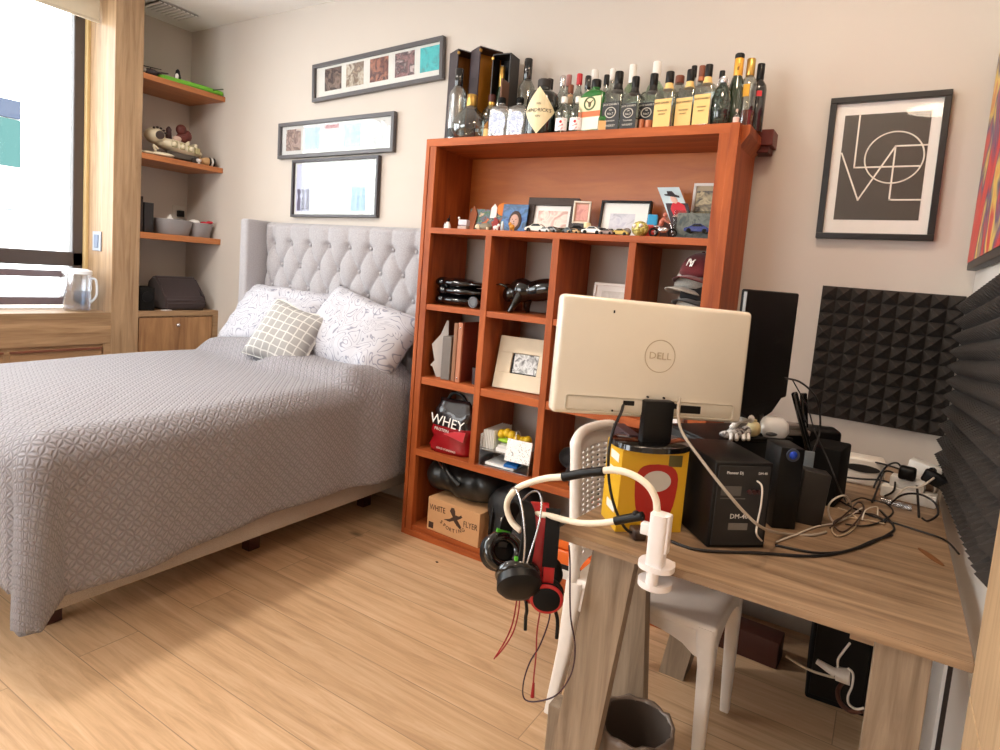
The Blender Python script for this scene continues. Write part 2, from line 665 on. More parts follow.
obj('window_frame', bm, plain((74, 66, 64), 0.4), wf, world=True)
bm = NB()
for (ya, yb) in ((-1.42, 0.42), (0.52, 1.925)):
    frame = []
    bx(bm, (X0 + 0.005, X1 + 0.012), (ya, yb), (1.095, 1.135), 0.004)
    bx(bm, (X0 + 0.005, X1 + 0.012), (ya, yb), (0.925, 0.972), 0.004)
    bx(bm, (X0 + 0.005, X1 + 0.012), (yb - 0.05, yb), (0.972, 1.095), 0.004)
    bx(bm, (X0 + 0.005, X1 + 0.012), (ya, ya + 0.05), (0.972, 1.095), 0.004)
obj('vent_sash', bm, plain((112, 100, 106), 0.35), wf, world=True)
bm = NB()
bx(bm, (-4.432, -4.426), (-1.5, 1.99), (0.91, 2.79))
obj('pane', bm, M_PANE, wf, world=True)
# light wood trim strip where the window frame meets the reveal
bm = NB(); bx(bm, (-4.395, -4.36), (1.982, 2.0), (0.905, 2.81), 0.002); struct('trim_5', bm, plain((206, 178, 126), 0.5))
# roller blind at the head of the window
t = thing('roller_blind', 'rolled up cream blind at the top of the window', 'blind', (-4.24, 0.2, 2.632))
bm = NB(); bx(bm, (-0.003, 0.003), (-1.9, 1.788), (0.014, 0.22)); obj('fabric', bm, plain((216, 206, 184), 0.9), t)
bm = NB(); bx(bm, (-0.009, 0.009), (-1.9, 1.79), (0, 0.016), 0.004); obj('bottom_bar', bm, plain((200, 190, 170), 0.5), t)
# switch plate on the lit reveal
t = thing('switch_plate', 'grey metal switch plate on the bright wood beside the window', 'switch', (-4.243, 2.0, 1.335))
bm = NB(); bx(bm, (-0.05, 0.05), (-0.008, 0), (-0.06, 0.06), 0.003); obj('plate', bm, plain((150, 156, 168), 0.4), t)
bm = NB(); bx(bm, (-0.025, 0.025), (-0.012, -0.006), (-0.04, 0.04), 0.003); obj('rocker', bm, plain((88, 100, 128), 0.4), t)
# air vent in the ceiling over the niche
t = thing('ceiling_vent', 'white slotted air vent in the ceiling above the niche', 'vent', (-4.24, 2.42, ZC))
bm = NB(); frame_bar(bm, -0.12, 0.12, -0.14, 0.14, 0.018, -0.012, 0); bmesh.ops.transform(bm, matrix=RX(-90), verts=bm.verts); obj('frame', bm, M_CEIL, t)
bm = NB()
for k in range(9):
    bx(bm, (-0.1, 0.1), (-0.12 + k * 0.03 - 0.009, -0.12 + k * 0.03 + 0.009), (-0.010, -0.004))
obj('slats', bm, M_CEIL, t)
bm = NB(); bx(bm, (-0.105, 0.105), (-0.125, 0.125), (-0.003, -0.001)); obj('backing', bm, plain((170, 166, 160), 0.8), t)

# house across the street
t = thing('building', 'sunlit white building outside with a teal shuttered window', 'building', (-13.6, 3.0, -6))
bm = NB(); bx(bm, (-2, 0), (-9, 14), (0, 9.4)); obj('wall', bm, plain((244, 244, 240), 0.9), t)
for (py0, py1, c, nm) in ((102, 120, (30, 40, 60), 'window'), (121, 168, (14, 62, 58), 'shutter')):
    a, b_ = P(19.5, py0, 'x', -13.6), P(19.5, py1, 'x', -13.6)
    bm = NB(); bx(bm, (-0.02, 0.06), (a.y - 3.0 - 1.6, a.y - 3.0), (b_.z + 6, a.z + 6), 0.01); obj(nm, bm, plain(c, 0.6), t)
for (q0, q1) in (((5, 208), (12, 211)), ((6, 229), (18, 231))):
    a, b_ = P(*q0, 'x', -13.6), P(*q1, 'x', -13.6)
    bm = NB(); bx(bm, (0, 0.12), (min(a.y, b_.y) - 3, max(a.y, b_.y) - 3), (b_.z + 6, a.z + 6)); obj('ledge', bm, plain((88, 90, 92), 0.7), t)
# ------------------------------------------------------------------ bed
def fabric(name, rgb, scale=260, bump=0.25, rough=0.9):
    m, nt, b = mat_base(name)
    N, L = nt.nodes, nt.links
    tc = N.new('ShaderNodeTexCoord')
    nz = N.new('ShaderNodeTexNoise')
    nz.inputs['Scale'].default_value = scale
    nz.inputs['Detail'].default_value = 2
    L.new(tc.outputs['Object'], nz.inputs['Vector'])
    cr = N.new('ShaderNodeValToRGB')
    c = lin(rgb)
    cr.color_ramp.elements[0].color = tuple(v * 0.84 for v in c[:3]) + (1,)
    cr.color_ramp.elements[1].color = tuple(min(1, v * 1.12) for v in c[:3]) + (1,)
    cr.color_ramp.elements[0].position, cr.color_ramp.elements[1].position = 0.3, 0.7
    L.new(nz.outputs['Fac'], cr.inputs['Fac'])
    L.new(cr.outputs['Color'], b.inputs['Base Color'])
    b.inputs['Roughness'].default_value = rough
    b.inputs['Sheen Weight'].default_value = 0.25
    bp = N.new('ShaderNodeBump')
    bp.inputs['Strength'].default_value = bump
    bp.inputs['Distance'].default_value = 0.001
    L.new(nz.outputs['Fac'], bp.inputs['Height'])
    L.new(bp.outputs['Normal'], b.inputs['Normal'])
    return m


def quilt_mat():
    """grey coverlet stitched in interlocking circles (UV is in metres of cloth)"""
    m, nt, b = mat_base('quilted_grey_cotton')
    N, L = nt.nodes, nt.links
    uv = N.new('ShaderNodeTexCoord')
    sc = N.new('ShaderNodeVectorMath'); sc.operation = 'SCALE'; sc.inputs['Scale'].default_value = 1 / 0.034
    ro = N.new('ShaderNodeVectorRotate'); ro.rotation_type = 'Z_AXIS'; ro.inputs['Angle'].default_value = R(45)
    L.new(uv.outputs['UV'], ro.inputs['Vector']); L.new(ro.outputs[0], sc.inputs[0])
    fr = N.new('ShaderNodeVectorMath'); fr.operation = 'FRACTION'
    L.new(sc.outputs[0], fr.inputs[0])
    last = None
    for c in ((0, 0, 0), (1, 0, 0), (0, 1, 0), (1, 1, 0)):
        d = N.new('ShaderNodeVectorMath'); d.operation = 'DISTANCE'; d.inputs[1].default_value = c
        L.new(fr.outputs[0], d.inputs[0])
        s = N.new('ShaderNodeMath'); s.operation = 'SUBTRACT'; s.inputs[1].default_value = 0.7071
        L.new(d.outputs['Value'], s.inputs[0])
        a = N.new('ShaderNodeMath'); a.operation = 'ABSOLUTE'
        L.new(s.outputs[0], a.inputs[0])
        if last is None:
            last = a
        else:
            mn = N.new('ShaderNodeMath'); mn.operation = 'MINIMUM'
            L.new(last.outputs[0], mn.inputs[0]); L.new(a.outputs[0], mn.inputs[1])
            last = mn
    mr = N.new('ShaderNodeMapRange'); mr.interpolation_type = 'SMOOTHSTEP'
    mr.inputs['From Max'].default_value = 0.17
    L.new(last.outputs[0], mr.inputs['Value'])
    nz = N.new('ShaderNodeTexNoise'); nz.inputs['Scale'].default_value = 60; nz.inputs['Detail'].default_value = 3
    L.new(uv.outputs['UV'], nz.inputs['Vector'])
    ad = N.new('ShaderNodeMath'); ad.operation = 'MULTIPLY_ADD'; ad.inputs[1].default_value = 0.35
    L.new(nz.outputs['Fac'], ad.inputs[0]); L.new(mr.outputs[0], ad.inputs[2])
    bp = N.new('ShaderNodeBump'); bp.inputs['Strength'].default_value = 0.8; bp.inputs['Distance'].default_value = 0.005
    L.new(ad.outputs[0], bp.inputs['Height']); L.new(bp.outputs['Normal'], b.inputs['Normal'])
    cr = N.new('ShaderNodeValToRGB')
    cr.color_ramp.elements[0].color = lin((132, 128, 133)); cr.color_ramp.elements[1].color = lin((150, 146, 151))
    L.new(mr.outputs[0], cr.inputs['Fac']); L.new(cr.outputs['Color'], b.inputs['Base Color'])
    b.inputs['Roughness'].default_value = 0.85
    b.inputs['Sheen Weight'].default_value = 0.2
    return m


M_VELVET = fabric('pale_grey_velvet', (164, 160, 163), 180, 0.12, 0.75)
M_LINEN = fabric('beige_linen', (168, 158, 148), 320, 0.3)
BX0, BX1, BY0 = -3.52, -2.10, 0.80
BT = 0.745
bed = thing('bed', 'double bed with buttoned pale grey headboard beside the red-brown bookcase', 'bed', ((BX0 + BX1) / 2, 1.7, 0))
# tufted headboard
HX0, HX1, HZ0, HZ1, HY = -3.46, -1.99, 0.35, 1.545, 2.645
AX, AZ, ZB, XB = 0.167, 0.27, 1.418, -3.388
bm = NB()
nx, nz_ = 150, 130
grid = {}
for j in range(nz_ + 1):
    for i in range(nx + 1):
        x = HX0 + (HX1 - HX0) * i / nx
        z = HZ0 + (HZ1 - HZ0) * j / nz_
        p = (x - XB) / AX
        q = (z - ZB) / AZ
        if z < ZB:
            h = abs(math.sin(math.pi * (p + q)) * math.sin(math.pi * (p - q))) ** 0.36
        else:
            f = min(1, (z - ZB) / 0.03)
            h0 = abs(math.sin(math.pi * (p + q)) * math.sin(math.pi * (p - q))) ** 0.36
            h = h0 * (1 - f) + f * abs(math.sin(math.pi * p)) ** 0.22
        rr = round((ZB - z) / (AZ / 2))
        pit = 0
        if 0 <= rr < 4:
            xb = XB + AX * (round((x - XB) / AX - 0.5 * (rr % 2)) + 0.5 * (rr % 2))
            pit = 0.016 * math.exp(-((x - xb) ** 2 + (z - ZB + rr * AZ / 2) ** 2) / 0.022 ** 2)
        e = min(x - HX0, HX1 - x, HZ1 - z) / 0.03
        edge = 1 - max(0, 1 - e) ** 2 if e < 1 else 1
        grid[i, j] = bm.verts.new((x, HY - 0.036 * h * edge + 0.02 * (1 - edge) + pit, z))
for j in range(nz_):
    for i in range(nx):
        bm.faces.new((grid[i, j], grid[i + 1, j], grid[i + 1, j + 1], grid[i, j + 1]))
hb = obj('headboard', bm, M_VELVET, bed, True, world=True)
bm = NB(); bx(bm, (HX0, HX1), (HY + 0.018, 2.70), (HZ0, HZ1 - 0.004), 0.012); obj('headboard_back', bm, M_VELVET, hb, True, world=True)
for side, xx in ((0, HX0), (1, HX1)):
    bm = NB()
    x0, x1 = (xx - 0.075, xx) if side == 0 else (xx, xx + 0.03)
    bx(bm, (x0, x1), (2.49, 2.70), (0.1, HZ1 + 0.004), 0.018, seg=3)
    obj('headboard_wing', bm, M_VELVET, bed, 40, world=True)
for row in range(4):
    for k in range(9):
        x = XB + AX * (k + 0.5 * (row % 2))
        z = ZB - row * AZ / 2
        if HX0 + 0.01 < x < HX1 - 0.01 and z > 0.95:
            bm = NB(); ball(bm, (x, HY - 0.002, z), (0.012, 0.010, 0.012), u=10, v=6)
            obj('button', bm, M_VELVET, hb, True, world=True)
bm = NB(); bx(bm, (BX0 + 0.03, BX1 - 0.045), (BY0 + 0.08, 2.66), (0.155, 0.36), 0.02); obj('base', bm, M_LINEN, bed, 40, world=True)
bm = NB(); bx(bm, (BX0 + 0.02, BX1 - 0.03), (BY0 + 0.06, 2.63), (0.36, BT - 0.02), 0.05, seg=3); obj('mattress', bm, fabric('ivory_ticking', (226, 216, 200)), bed, 40, world=True)
for (x, y) in ((-2.385, 0.985), (-3.25, 0.985), (-2.36, 1.78), (-3.25, 1.78), (-2.36, 2.5), (-3.25, 2.5)):
    bm = NB(); bx(bm, (x - 0.026, x + 0.026), (y - 0.03, y + 0.03), (0, 0.16), 0.004)
    obj('leg', bm, plain((60, 26, 24), 0.3, coat=0.4), bed, world=True)


def sstep(a, b, x):
    t = max(0.0, min(1.0, (x - a) / (b - a)))
    return t * t * (3 - 2 * t)


# coverlet: a flat cloth laid over the mattress, hanging on the right, the left and the foot
bm = NB()
uvl = bm.loops.layers.uv.new('UVMap')
RAD = 0.10
CX0, CX1, CYF, CYH = BX0 + RAD, BX1 - RAD, BY0 + RAD, 2.52
DR, DL, DF = 0.50, 0.45, 0.56
us = [CX0 - DL + i * 0.0255 for i in range(int((CX1 - CX0 + DL + DR) / 0.0255) + 2)]
vs_ = [CYF - DF + i * 0.0255 for i in range(int((CYH - CYF + DF) / 0.0255) + 2)]


def drop(t, r):
    if t < r * math.pi / 2:
        return r * math.sin(t / r), r * (1 - math.cos(t / r))
    return r, r + (t - r * math.pi / 2)


cv = {}
for i, u in enumerate(us):
    for j, v in enumerate(vs_):
        du = (u - CX1) * (1.02 + 0.07 * (1 - sstep(0.9, 2.1, v))) if u > CX1 else (CX0 - u if u < CX0 else 0)
        sgn = 1 if u > CX1 else -1
        dv = CYF - v if v < CYF else 0
        x, y = min(max(u, CX0), CX1), max(v, CYF)
        # body of the bed swells a little over the mattress and over the pillows under the cloth
        hump = sstep(2.06, 2.17, v - 0.10 * sstep(-2.75, -3.3, x)) * (0.085 + 0.02 * math.sin((x + 3.3) * 5.5))
        hump *= 1 - 0.75 * math.exp(-((x + 2.86) / 0.09) ** 2)
        z = BT + hump * (1 if du == 0 else max(0, 1 - du / 0.3)) + 0.006 * math.sin(x * 5) * math.sin(y * 4.3)
        if du > 0 and dv > 0:
            d = min(math.hypot(du, dv), 0.64)
            th = math.atan2(dv, du)
            o, dz = drop(d, RAD)
            o += 0.10 * min(du, dv) + 0.02 * math.sin(3 * th) * min(1, d / 0.3)
            x += sgn * o * math.cos(th)
            y -= o * math.sin(th)
            z -= dz
        elif du > 0:
            o, dz = drop(du, RAD)
            w = min(1, max(0, (dz - 0.1) / 0.4))
            o += w * (0.014 * math.sin(v * 7.0) + 0.008 * math.sin(v * 17 + 1))
            o += 0.055 * sstep(2.1, 2.3, v) * min(1, dz / 0.15)
            x += sgn * o
            z -= dz
        elif dv > 0:
            o, dz = drop(dv, RAD)
            w = min(1, max(0, (dz - 0.1) / 0.4))
            o += w * (0.03 * math.sin(u * 9.0) + 0.02)
            y -= o
            z -= dz
        cv[i, j] = bm.verts.new((x, y, z))
for i in range(len(us) - 1):
    for j in range(len(vs_) - 1):
        f = bm.faces.new((cv[i, j], cv[i + 1, j], cv[i + 1, j + 1], cv[i, j + 1]))
        for l, (a, b_) in zip(f.loops, ((i, j), (i + 1, j), (i + 1, j + 1), (i, j + 1))):
            l[uvl].uv = (us[a], vs_[b_])
bc = obj('bedspread', bm, quilt_mat(), None, True)
md = bc.modifiers.new('thickness', 'SOLIDIFY'); md.thickness = 0.008; md.offset = 1
tag(bc, 'quilted grey bedspread hanging over the side of the bed', 'bedspread')
# strip of sheet that shows under the hem
bm = NB()
pts = [(-2.122, 1.75, 0.30), (-2.122, 2.0, 0.288), (-2.122, 2.2, 0.278), (-2.122, 2.44, 0.272)]
for k in range(len(pts) - 1):
    a, b_ = Vector(pts[k]), Vector(pts[k + 1])
    q = [bm.verts.new(a), bm.verts.new(b_), bm.verts.new(b_ + Vector((0, 0, 0.10))), bm.verts.new(a + Vector((0, 0, 0.10)))]
    bm.faces.new(q)
bmesh.ops.remove_doubles(bm, verts=bm.verts, dist=1e-4)
so = obj('sheet', bm, fabric('white_sheet', (232, 222, 206)), None, True)
so.modifiers.new('thickness', 'SOLIDIFY').thickness = 0.004
tag(so, 'edge of a cream sheet showing under the hem of the grey bedspread', 'sheet')


def cushion_bm(w, h, t, seed=0, sag=0.0, n=30, crumple=0.012):
    bm = NB()
    ul = bm.loops.layers.uv.new('UVMap')
    g = {}
    for s in (1, -1):
        for i in range(n + 1):
            for j in range(n + 1):
                u, v = -1 + 2 * i / n, -1 + 2 * j / n
                if s == -1 and (i in (0, n) or j in (0, n)):
                    g[s, i, j] = g[1, i, j]
                    continue
                puff = max(0, (1 - abs(u) ** 3.2) * (1 - abs(v) ** 3.2)) ** 0.55
                nn = noise.noise(Vector((u * 2.1 + seed, v * 2.1, s * 3 + seed))) + 0.5 * noise.noise(Vector((u * 5 + seed, v * 5, s)))
                x = w / 2 * u * (1 - 0.07 * (1 - v * v) * abs(u))
                z = h / 2 * v * (1 - 0.09 * (1 - u * u) * abs(v)) - sag * (u * u) * 0.5
                g[s, i, j] = bm.verts.new((x, -s * (t / 2 * puff + crumple * nn * min(1, puff * 1.6)), z))
    for s in (1, -1):
        for i in range(n):
            for j in range(n):
                idx = [(i, j), (i + 1, j), (i + 1, j + 1), (i, j + 1)]
                f = bm.faces.new([g[s, a, b_] for a, b_ in idx])
                for l, (a, b_) in zip(f.loops, idx):
                    l[ul].uv = ((a / n - 0.5) * w + seed, (b_ / n - 0.5) * h)
    return bm


def paisley_mat(name, ground, ink):
    """white cotton printed with fine grey scrolls"""
    m, nt, b = mat_base(name)
    N, L = nt.nodes, nt.links
    uv = N.new('ShaderNodeTexCoord')
    wv = N.new('ShaderNodeTexNoise'); wv.inputs['Scale'].default_value = 5.5; wv.inputs['Detail'].default_value = 1.5; wv.inputs['Distortion'].default_value = 2.2
    L.new(uv.outputs['UV'], wv.inputs['Vector'])
    ml = N.new('ShaderNodeMath'); ml.operation = 'MULTIPLY'; ml.inputs[1].default_value = 9
    L.new(wv.outputs['Fac'], ml.inputs[0])
    fr = N.new('ShaderNodeMath'); fr.operation = 'PINGPONG'; fr.inputs[1].default_value = 0.5
    L.new(ml.outputs[0], fr.inputs[0])
    st = N.new('ShaderNodeMapRange'); st.inputs['From Min'].default_value = 0.05; st.inputs['From Max'].default_value = 0.12
    L.new(fr.outputs[0], st.inputs['Value'])
    mx = N.new('ShaderNodeMix'); mx.data_type = 'RGBA'
    mx.inputs['A'].default_value = lin(ink); mx.inputs['B'].default_value = lin(ground)
    L.new(st.outputs[0], mx.inputs['Factor']); L.new(mx.outputs['Result'], b.inputs['Base Color'])
    b.inputs['Roughness'].default_value = 0.85
    return m


def lattice_mat():
    m, nt, b = mat_base('grey_lattice_embroidery')
    N, L = nt.nodes, nt.links
    uv = N.new('ShaderNodeTexCoord')
    mp = N.new('ShaderNodeMapping'); mp.inputs['Rotation'].default_value = (0, 0, R(0)); mp.inputs['Scale'].default_value = (1, 1, 1)
    L.new(uv.outputs['UV'], mp.inputs['Vector'])
    nz = N.new('ShaderNodeTexNoise'); nz.inputs['Scale'].default_value = 18
    L.new(uv.outputs['UV'], nz.inputs['Vector'])
    ds = N.new('ShaderNodeVectorMath'); ds.operation = 'MULTIPLY_ADD'; ds.inputs[1].default_value = (0.012, 0.012, 0)
    L.new(nz.outputs['Color'], ds.inputs[0]); L.new(mp.outputs[0], ds.inputs[2])
    sep = N.new('ShaderNodeSeparateXYZ'); L.new(ds.outputs[0], sep.inputs[0])
    outs = []
    for o in ('X', 'Y'):
        d = N.new('ShaderNodeMath'); d.operation = 'DIVIDE'; d.inputs[1].default_value = 0.046; L.new(sep.outputs[o], d.inputs[0])
        f = N.new('ShaderNodeMath'); f.operation = 'PINGPONG'; f.inputs[1].default_value = 0.5; L.new(d.outputs[0], f.inputs[0])
        outs.append(f)
    mn = N.new('ShaderNodeMath'); mn.operation = 'MINIMUM'; L.new(outs[0].outputs[0], mn.inputs[0]); L.new(outs[1].outputs[0], mn.inputs[1])
    st = N.new('ShaderNodeMapRange'); st.inputs['From Min'].default_value = 0.05; st.inputs['From Max'].default_value = 0.09; L.new(mn.outputs[0], st.inputs['Value'])
    mx = N.new('ShaderNodeMix'); mx.data_type = 'RGBA'; mx.inputs['A'].default_value = lin((206, 204, 200)); mx.inputs['B'].default_value = lin((158, 156, 154))
    L.new(st.outputs[0], mx.inputs['Factor']); L.new(mx.outputs['Result'], b.inputs['Base Color'])
    b.inputs['Roughness'].default_value = 0.85
    return m


M_PAISLEY = paisley_mat('paisley_cotton', (190, 189, 196), (136, 136, 150))
o = obj('pillow', cushion_bm(0.80, 0.46, 0.22, 1.3, crumple=0.022), M_PAISLEY, None, True)
o.location = (-3.13, 2.50, 0.955); o.rotation_euler = (R(-38), R(1), R(4))
tag(o, 'white pillow with grey scroll print behind the lattice cushion, far from the bookcase', 'pillow', 'printed bed pillows')
o = obj('pillow', cushion_bm(0.72, 0.47, 0.24, 5.1, crumple=0.022), M_PAISLEY, None, True)
o.location = (-2.44, 2.46, 0.94); o.rotation_euler = (R(-34), R(11), R(-3))
tag(o, 'white pillow with grey scroll print next to the bookcase side', 'pillow', 'printed bed pillows')
cu_ = thing('cushion', 'small grey cushion with white lattice stitching in front of two pillows', 'cushion', (-2.755, 2.25, 0.91), 0, None, (R(-33), R(14), R(16)))
obj('cover', cushion_bm(0.36, 0.36, 0.17, 9.2, crumple=0.005), lattice_mat(), cu_, True)
bm = NB()
c = 0.172
tube(bm, [(-c, 0, -c), (0, 0, -c * 0.93), (c, 0, -c), (c * 0.95, 0, 0), (c, 0, c), (0, 0, c * 0.93), (-c, 0, c), (-c * 0.95, 0, 0), (-c, 0, -c)], 0.006)
obj('fringe', bm, fabric('fringe', (222, 220, 214)), cu_, True)

# ------------------------------------------------------------------ bookcase
KX0, KX1, KY0, KY1, KZ = -1.972, -0.54, 2.37, 2.695, 1.944
bk = thing('bookcase', 'tall red-brown wooden bookcase with bottles on top', 'bookcase', ((KX0 + KX1) / 2, KY0, 0))


def kp(name, x, y, z, mat=None, bev=0.0015):
    bm = NB(); bx(bm, x, y, z, bev); return obj(name, bm, mat or M_CHERRY, bk, world=True)


kp('side_panel', (-1.958, -1.925), (KY0 + 0.012, KY1), (0, KZ - 0.03))
kp('stile', (-1.948, -1.912), (KY0, KY0 + 0.03), (0.03, KZ - 0.036))
kp('stile', (-1.975, -1.954), (KY0 + 0.002, KY0 + 0.05), (0, KZ))
kp('side_panel', (-0.575, -0.545), (KY0 + 0.012, KY1), (0, KZ - 0.03))
kp('stile', (-0.612, -0.572), (KY0 - 0.002, KY0 + 0.03), (0.03, KZ - 0.036))
kp('stile', (-0.574, -0.542), (KY0 - 0.006, KY0 + 0.05), (0, KZ))
kp('top_board', (-1.954, -0.574), (KY0, KY1), (KZ - 0.036, KZ), M_CHERRYH)
kp('shelf', (-1.925, -0.575), (KY0, KY1), (1.503, 1.530), M_CHERRYH)
kp('shelf', (-1.925, -0.575), (KY0, KY1), (0.416, 0.449), M_CHERRYH)
kp('bottom_board', (-1.925, -0.575), (KY0 + 0.01, KY1), (0.03, 0.055), M_CHERRYH)
kp('plinth', (-1.954, -0.574), (KY0, KY0 + 0.02), (0, 0.085 - 0.055), M_CHERRYH)
kp('plinth_rail', (-0.98, -0.574), (KY0 - 0.002, KY0 + 0.02), (0.03, 0.095), M_CHERRYH)
DIV = [(-1.596, -1.563), (-1.255, -1.222), (-0.914, -0.884)]
for d in DIV:
    kp('divider', d, (KY0, KY1), (0.449, 1.503))
cols = [(-1.925, -1.596), (-1.563, -1.255), (-1.222, -0.914), (-0.884, -0.575)]
for c in cols:
    kp('shelf', c, (KY0 + 0.004, KY1), (1.138, 1.165), M_CHERRYH)
    kp('shelf', c, (KY0 + 0.004, KY1), (0.774, 0.809), M_CHERRYH)
kp('back_panel', (-1.925, -0.575), (KY1 - 0.008, KY1), (1.53, KZ - 0.036), M_CHERRY_BACK)
bm = NB(); prism(bm, [(-0.545, KZ), (-0.545, KZ - 0.075), (-0.545 + 0.03, KZ - 0.03), (-0.545 + 0.03, KZ)], KY0 + 0.04, KY0 + 0.3)
obj('bracket', bm, M_CHERRY, bk, world=True)
t = thing('wall_cleat', 'dark red-brown wooden block on the wall behind the bookcase top corner', 'block', (-0.50, 2.69, 1.945))
bm = NB(); bx(bm, (-0.04, 0.028), (-0.07, 0.029), (-0.03, 0.03), 0.003); obj('block', bm, plain((96, 30, 22), 0.45), t)
bm = NB(); bx(bm, (-0.04, 0.015), (-0.055, 0.029), (-0.055, -0.03), 0.003); obj('ledge', bm, plain((86, 26, 20), 0.45), t)

# ------------------------------------------------------------------ niche shelves and cabinet
for z, lb, zt in ((2.387, 'topmost floating shelf in the niche, holding a green toy board', 0.034), (1.905, 'middle floating shelf in the niche, holding cream toys', 0.034), (1.416, 'lowest floating shelf in the niche, holding two grey baskets', 0.04)):
    bm = NB(); bx(bm, (XL, XP), (2.165, YB), (z - zt, z), 0.002)
    solo('wall_shelf', bm, wood('oak_orange_%d' % int(z * 100), (192, 122, 70), (158, 92, 48), 'Y', 1.3, 0.45, 0.1, 14), lb, 'shelf', 'floating shelves in the niche')
cab = thing('cabinet', 'low oak cabinet with one knob in the niche beside the bed', 'cabinet', (XP, 2.44, 0))
bm = NB(); bx(bm, (XL, XP - 0.02), (2.165, YB), (0, 0.89)); obj('body', bm, M_OAK, cab, world=True)
bm = NB(); bx(bm, (XL, XP), (2.165, YB), (0.878, 0.912), 0.002); bx(bm, (XP - 0.02, XP - 0.001), (2.682, YB), (0, 0.878)); obj('frame', bm, M_OAKH, cab, world=True)
dr = None
bm = NB(); bx(bm, (XP - 0.02, XP - 0.003), (2.172, 2.676), (0.02, 0.868), 0.002); dr = obj('door', bm, wood('oak_door', (186, 142, 98), (132, 92, 60), 'Z', 1.2, 0.5, 0, 10), cab, world=True)
bm = NB(); p = Vector((XP, 2.42, 0.818)); ball(bm, p + Vector((0.014, 0, 0)), 0.013); rod(bm, p + Vector((-0.004, 0, 0)), p + Vector((0.012, 0, 0)), 0.006); obj('knob', bm, M_SILVER, dr, True, world=True, label='round silver knob')

# ------------------------------------------------------------------ desk
DZ = 0.75
desk = thing('desk', 'weathered oak desk crowded with electronics against the right wall', 'desk', (-0.215, 2.0, 0))
bm = NB(); prism(bm, [(-0.62, 1.306), (0.19, 1.306), (0.19, 2.70), (-0.515, 2.70)], 0.731, DZ, Matrix(((1, 0, 0, 0), (0, 0, 1, 0), (0, 1, 0, 0), (0, 0, 0, 1)))); bmesh.ops.bevel(bm, geom=list(bm.edges), offset=0.0015, segments=2, affect='EDGES'); obj('desktop', bm, M_DESK, desk, world=True)


def slant_leg(x0, x1, w, y0, y1, zt=0.731, name='leg'):
    """board standing in xz that leans sideways: left edge x0 at the top, x1 at the floor"""
    bm = NB(); prism(bm, [(x0, zt), (x1, 0), (x1 + w, 0), (x0 + w, zt)], y0, y1); return obj(name, bm, M_DESKLEG, desk, world=True)


slant_leg(-0.532, -0.607, 0.104, 1.345, 1.385)
slant_leg(-0.60, -0.54, 0.11, 1.60, 1.64)
bm = NB(); bx(bm, (-0.69, -0.53), (1.52, 1.58), (0, 0.15), 0.002); obj('foot_rail', bm, M_DESKLEG, desk, world=True)
slant_leg(-0.43, -0.545, 0.085, 2.10, 2.20)
bm = NB(); bx(bm, (0.045, 0.135), (1.33, 1.37), (0, 0.731), 0.002); obj('leg', bm, M_DESKLEG, desk, world=True)
bm = NB(); bx(bm, (0.045, 0.135), (2.64, 2.69), (0, 0.731), 0.002); obj('leg', bm, M_DESKLEG, desk, world=True)
bm = NB(); bx(bm, (0.004, 0.135), (1.372, 2.6), (0.69, 0.731), 0.002); obj('rail', bm, M_DESK, desk, world=True)

# ------------------------------------------------------------------ white chair pushed under the desk (faces +x)
ch = thing('chair', 'white plastic chair with perforated backrest tucked under the desk', 'chair', (-0.505, 1.85, 0.012))
M_CHAIR = plain((238, 230, 222), 0.35)
bm = NB()
bx(bm, (-0.21, 0.215), (-0.195, 0.195), (0.425, 0.452), 0.008, seg=3)
for sy in (-1, 1):
    arch = [(-0.20, 0.43), (-0.20, 0.35)] + [(-0.16 + 0.32 * k / 10, 0.355 + 0.045 * math.sin(math.pi * k / 10) ** 0.6) for k in range(11)] + [(0.205, 0.35), (0.205, 0.43)]
    prism(bm, arch, sy * 0.19, sy * 0.172)
for sx in (-0.205, 0.21):
    arch = [(-0.18, 0.43), (-0.18, 0.35)] + [(-0.145 + 0.29 * k / 10, 0.355 + 0.045 * math.sin(math.pi * k / 10) ** 0.6) for k in range(11)] + [(0.18, 0.35), (0.18, 0.43)]
    prism(bm, arch, -sx, -sx + math.copysign(0.016, sx), RZ(90))
obj('seat', bm, M_CHAIR, ch, 40)
for (sx, sy) in ((1, -1), (1, 1), (-1, -1), (-1, 1)):
    bm = NB()
    if sx > 0:
        a = [(0.185, 0.164 * sy, 0.44), (0.193, 0.170 * sy, 0.33), (0.20, 0.177 * sy, 0.0)]
        rr = (0.029, 0.021, 0.014)
    else:
        a = [(-0.20, 0.17 * sy, 0.44), (-0.215, 0.172 * sy, 0.22), (-0.245, 0.18 * sy, 0.0)]
        rr = (0.028, 0.022, 0.016)
    loft(bm, [(p[0], p[1], p[2], r_, r_ * 1.15, 5) for p, r_ in zip(a, rr)], seg=16)
    obj('leg', bm, M_CHAIR, ch, 50)
# curved backrest with a field of holes
bm = NB()
NY, NZ = 17, 50
bw0, bw1, bz0, bz1 = 0.185, 0.165, 0.44, 0.855


def bp_(u, w, off):
    z = bz0 + (bz1 - bz0) * w
    hw = bw0 + (bw1 - bw0) * w
    y = u * hw
    x = -0.205 - 0.045 * w - 0.035 * (1 - u * u) + off
    return (x, y, z)


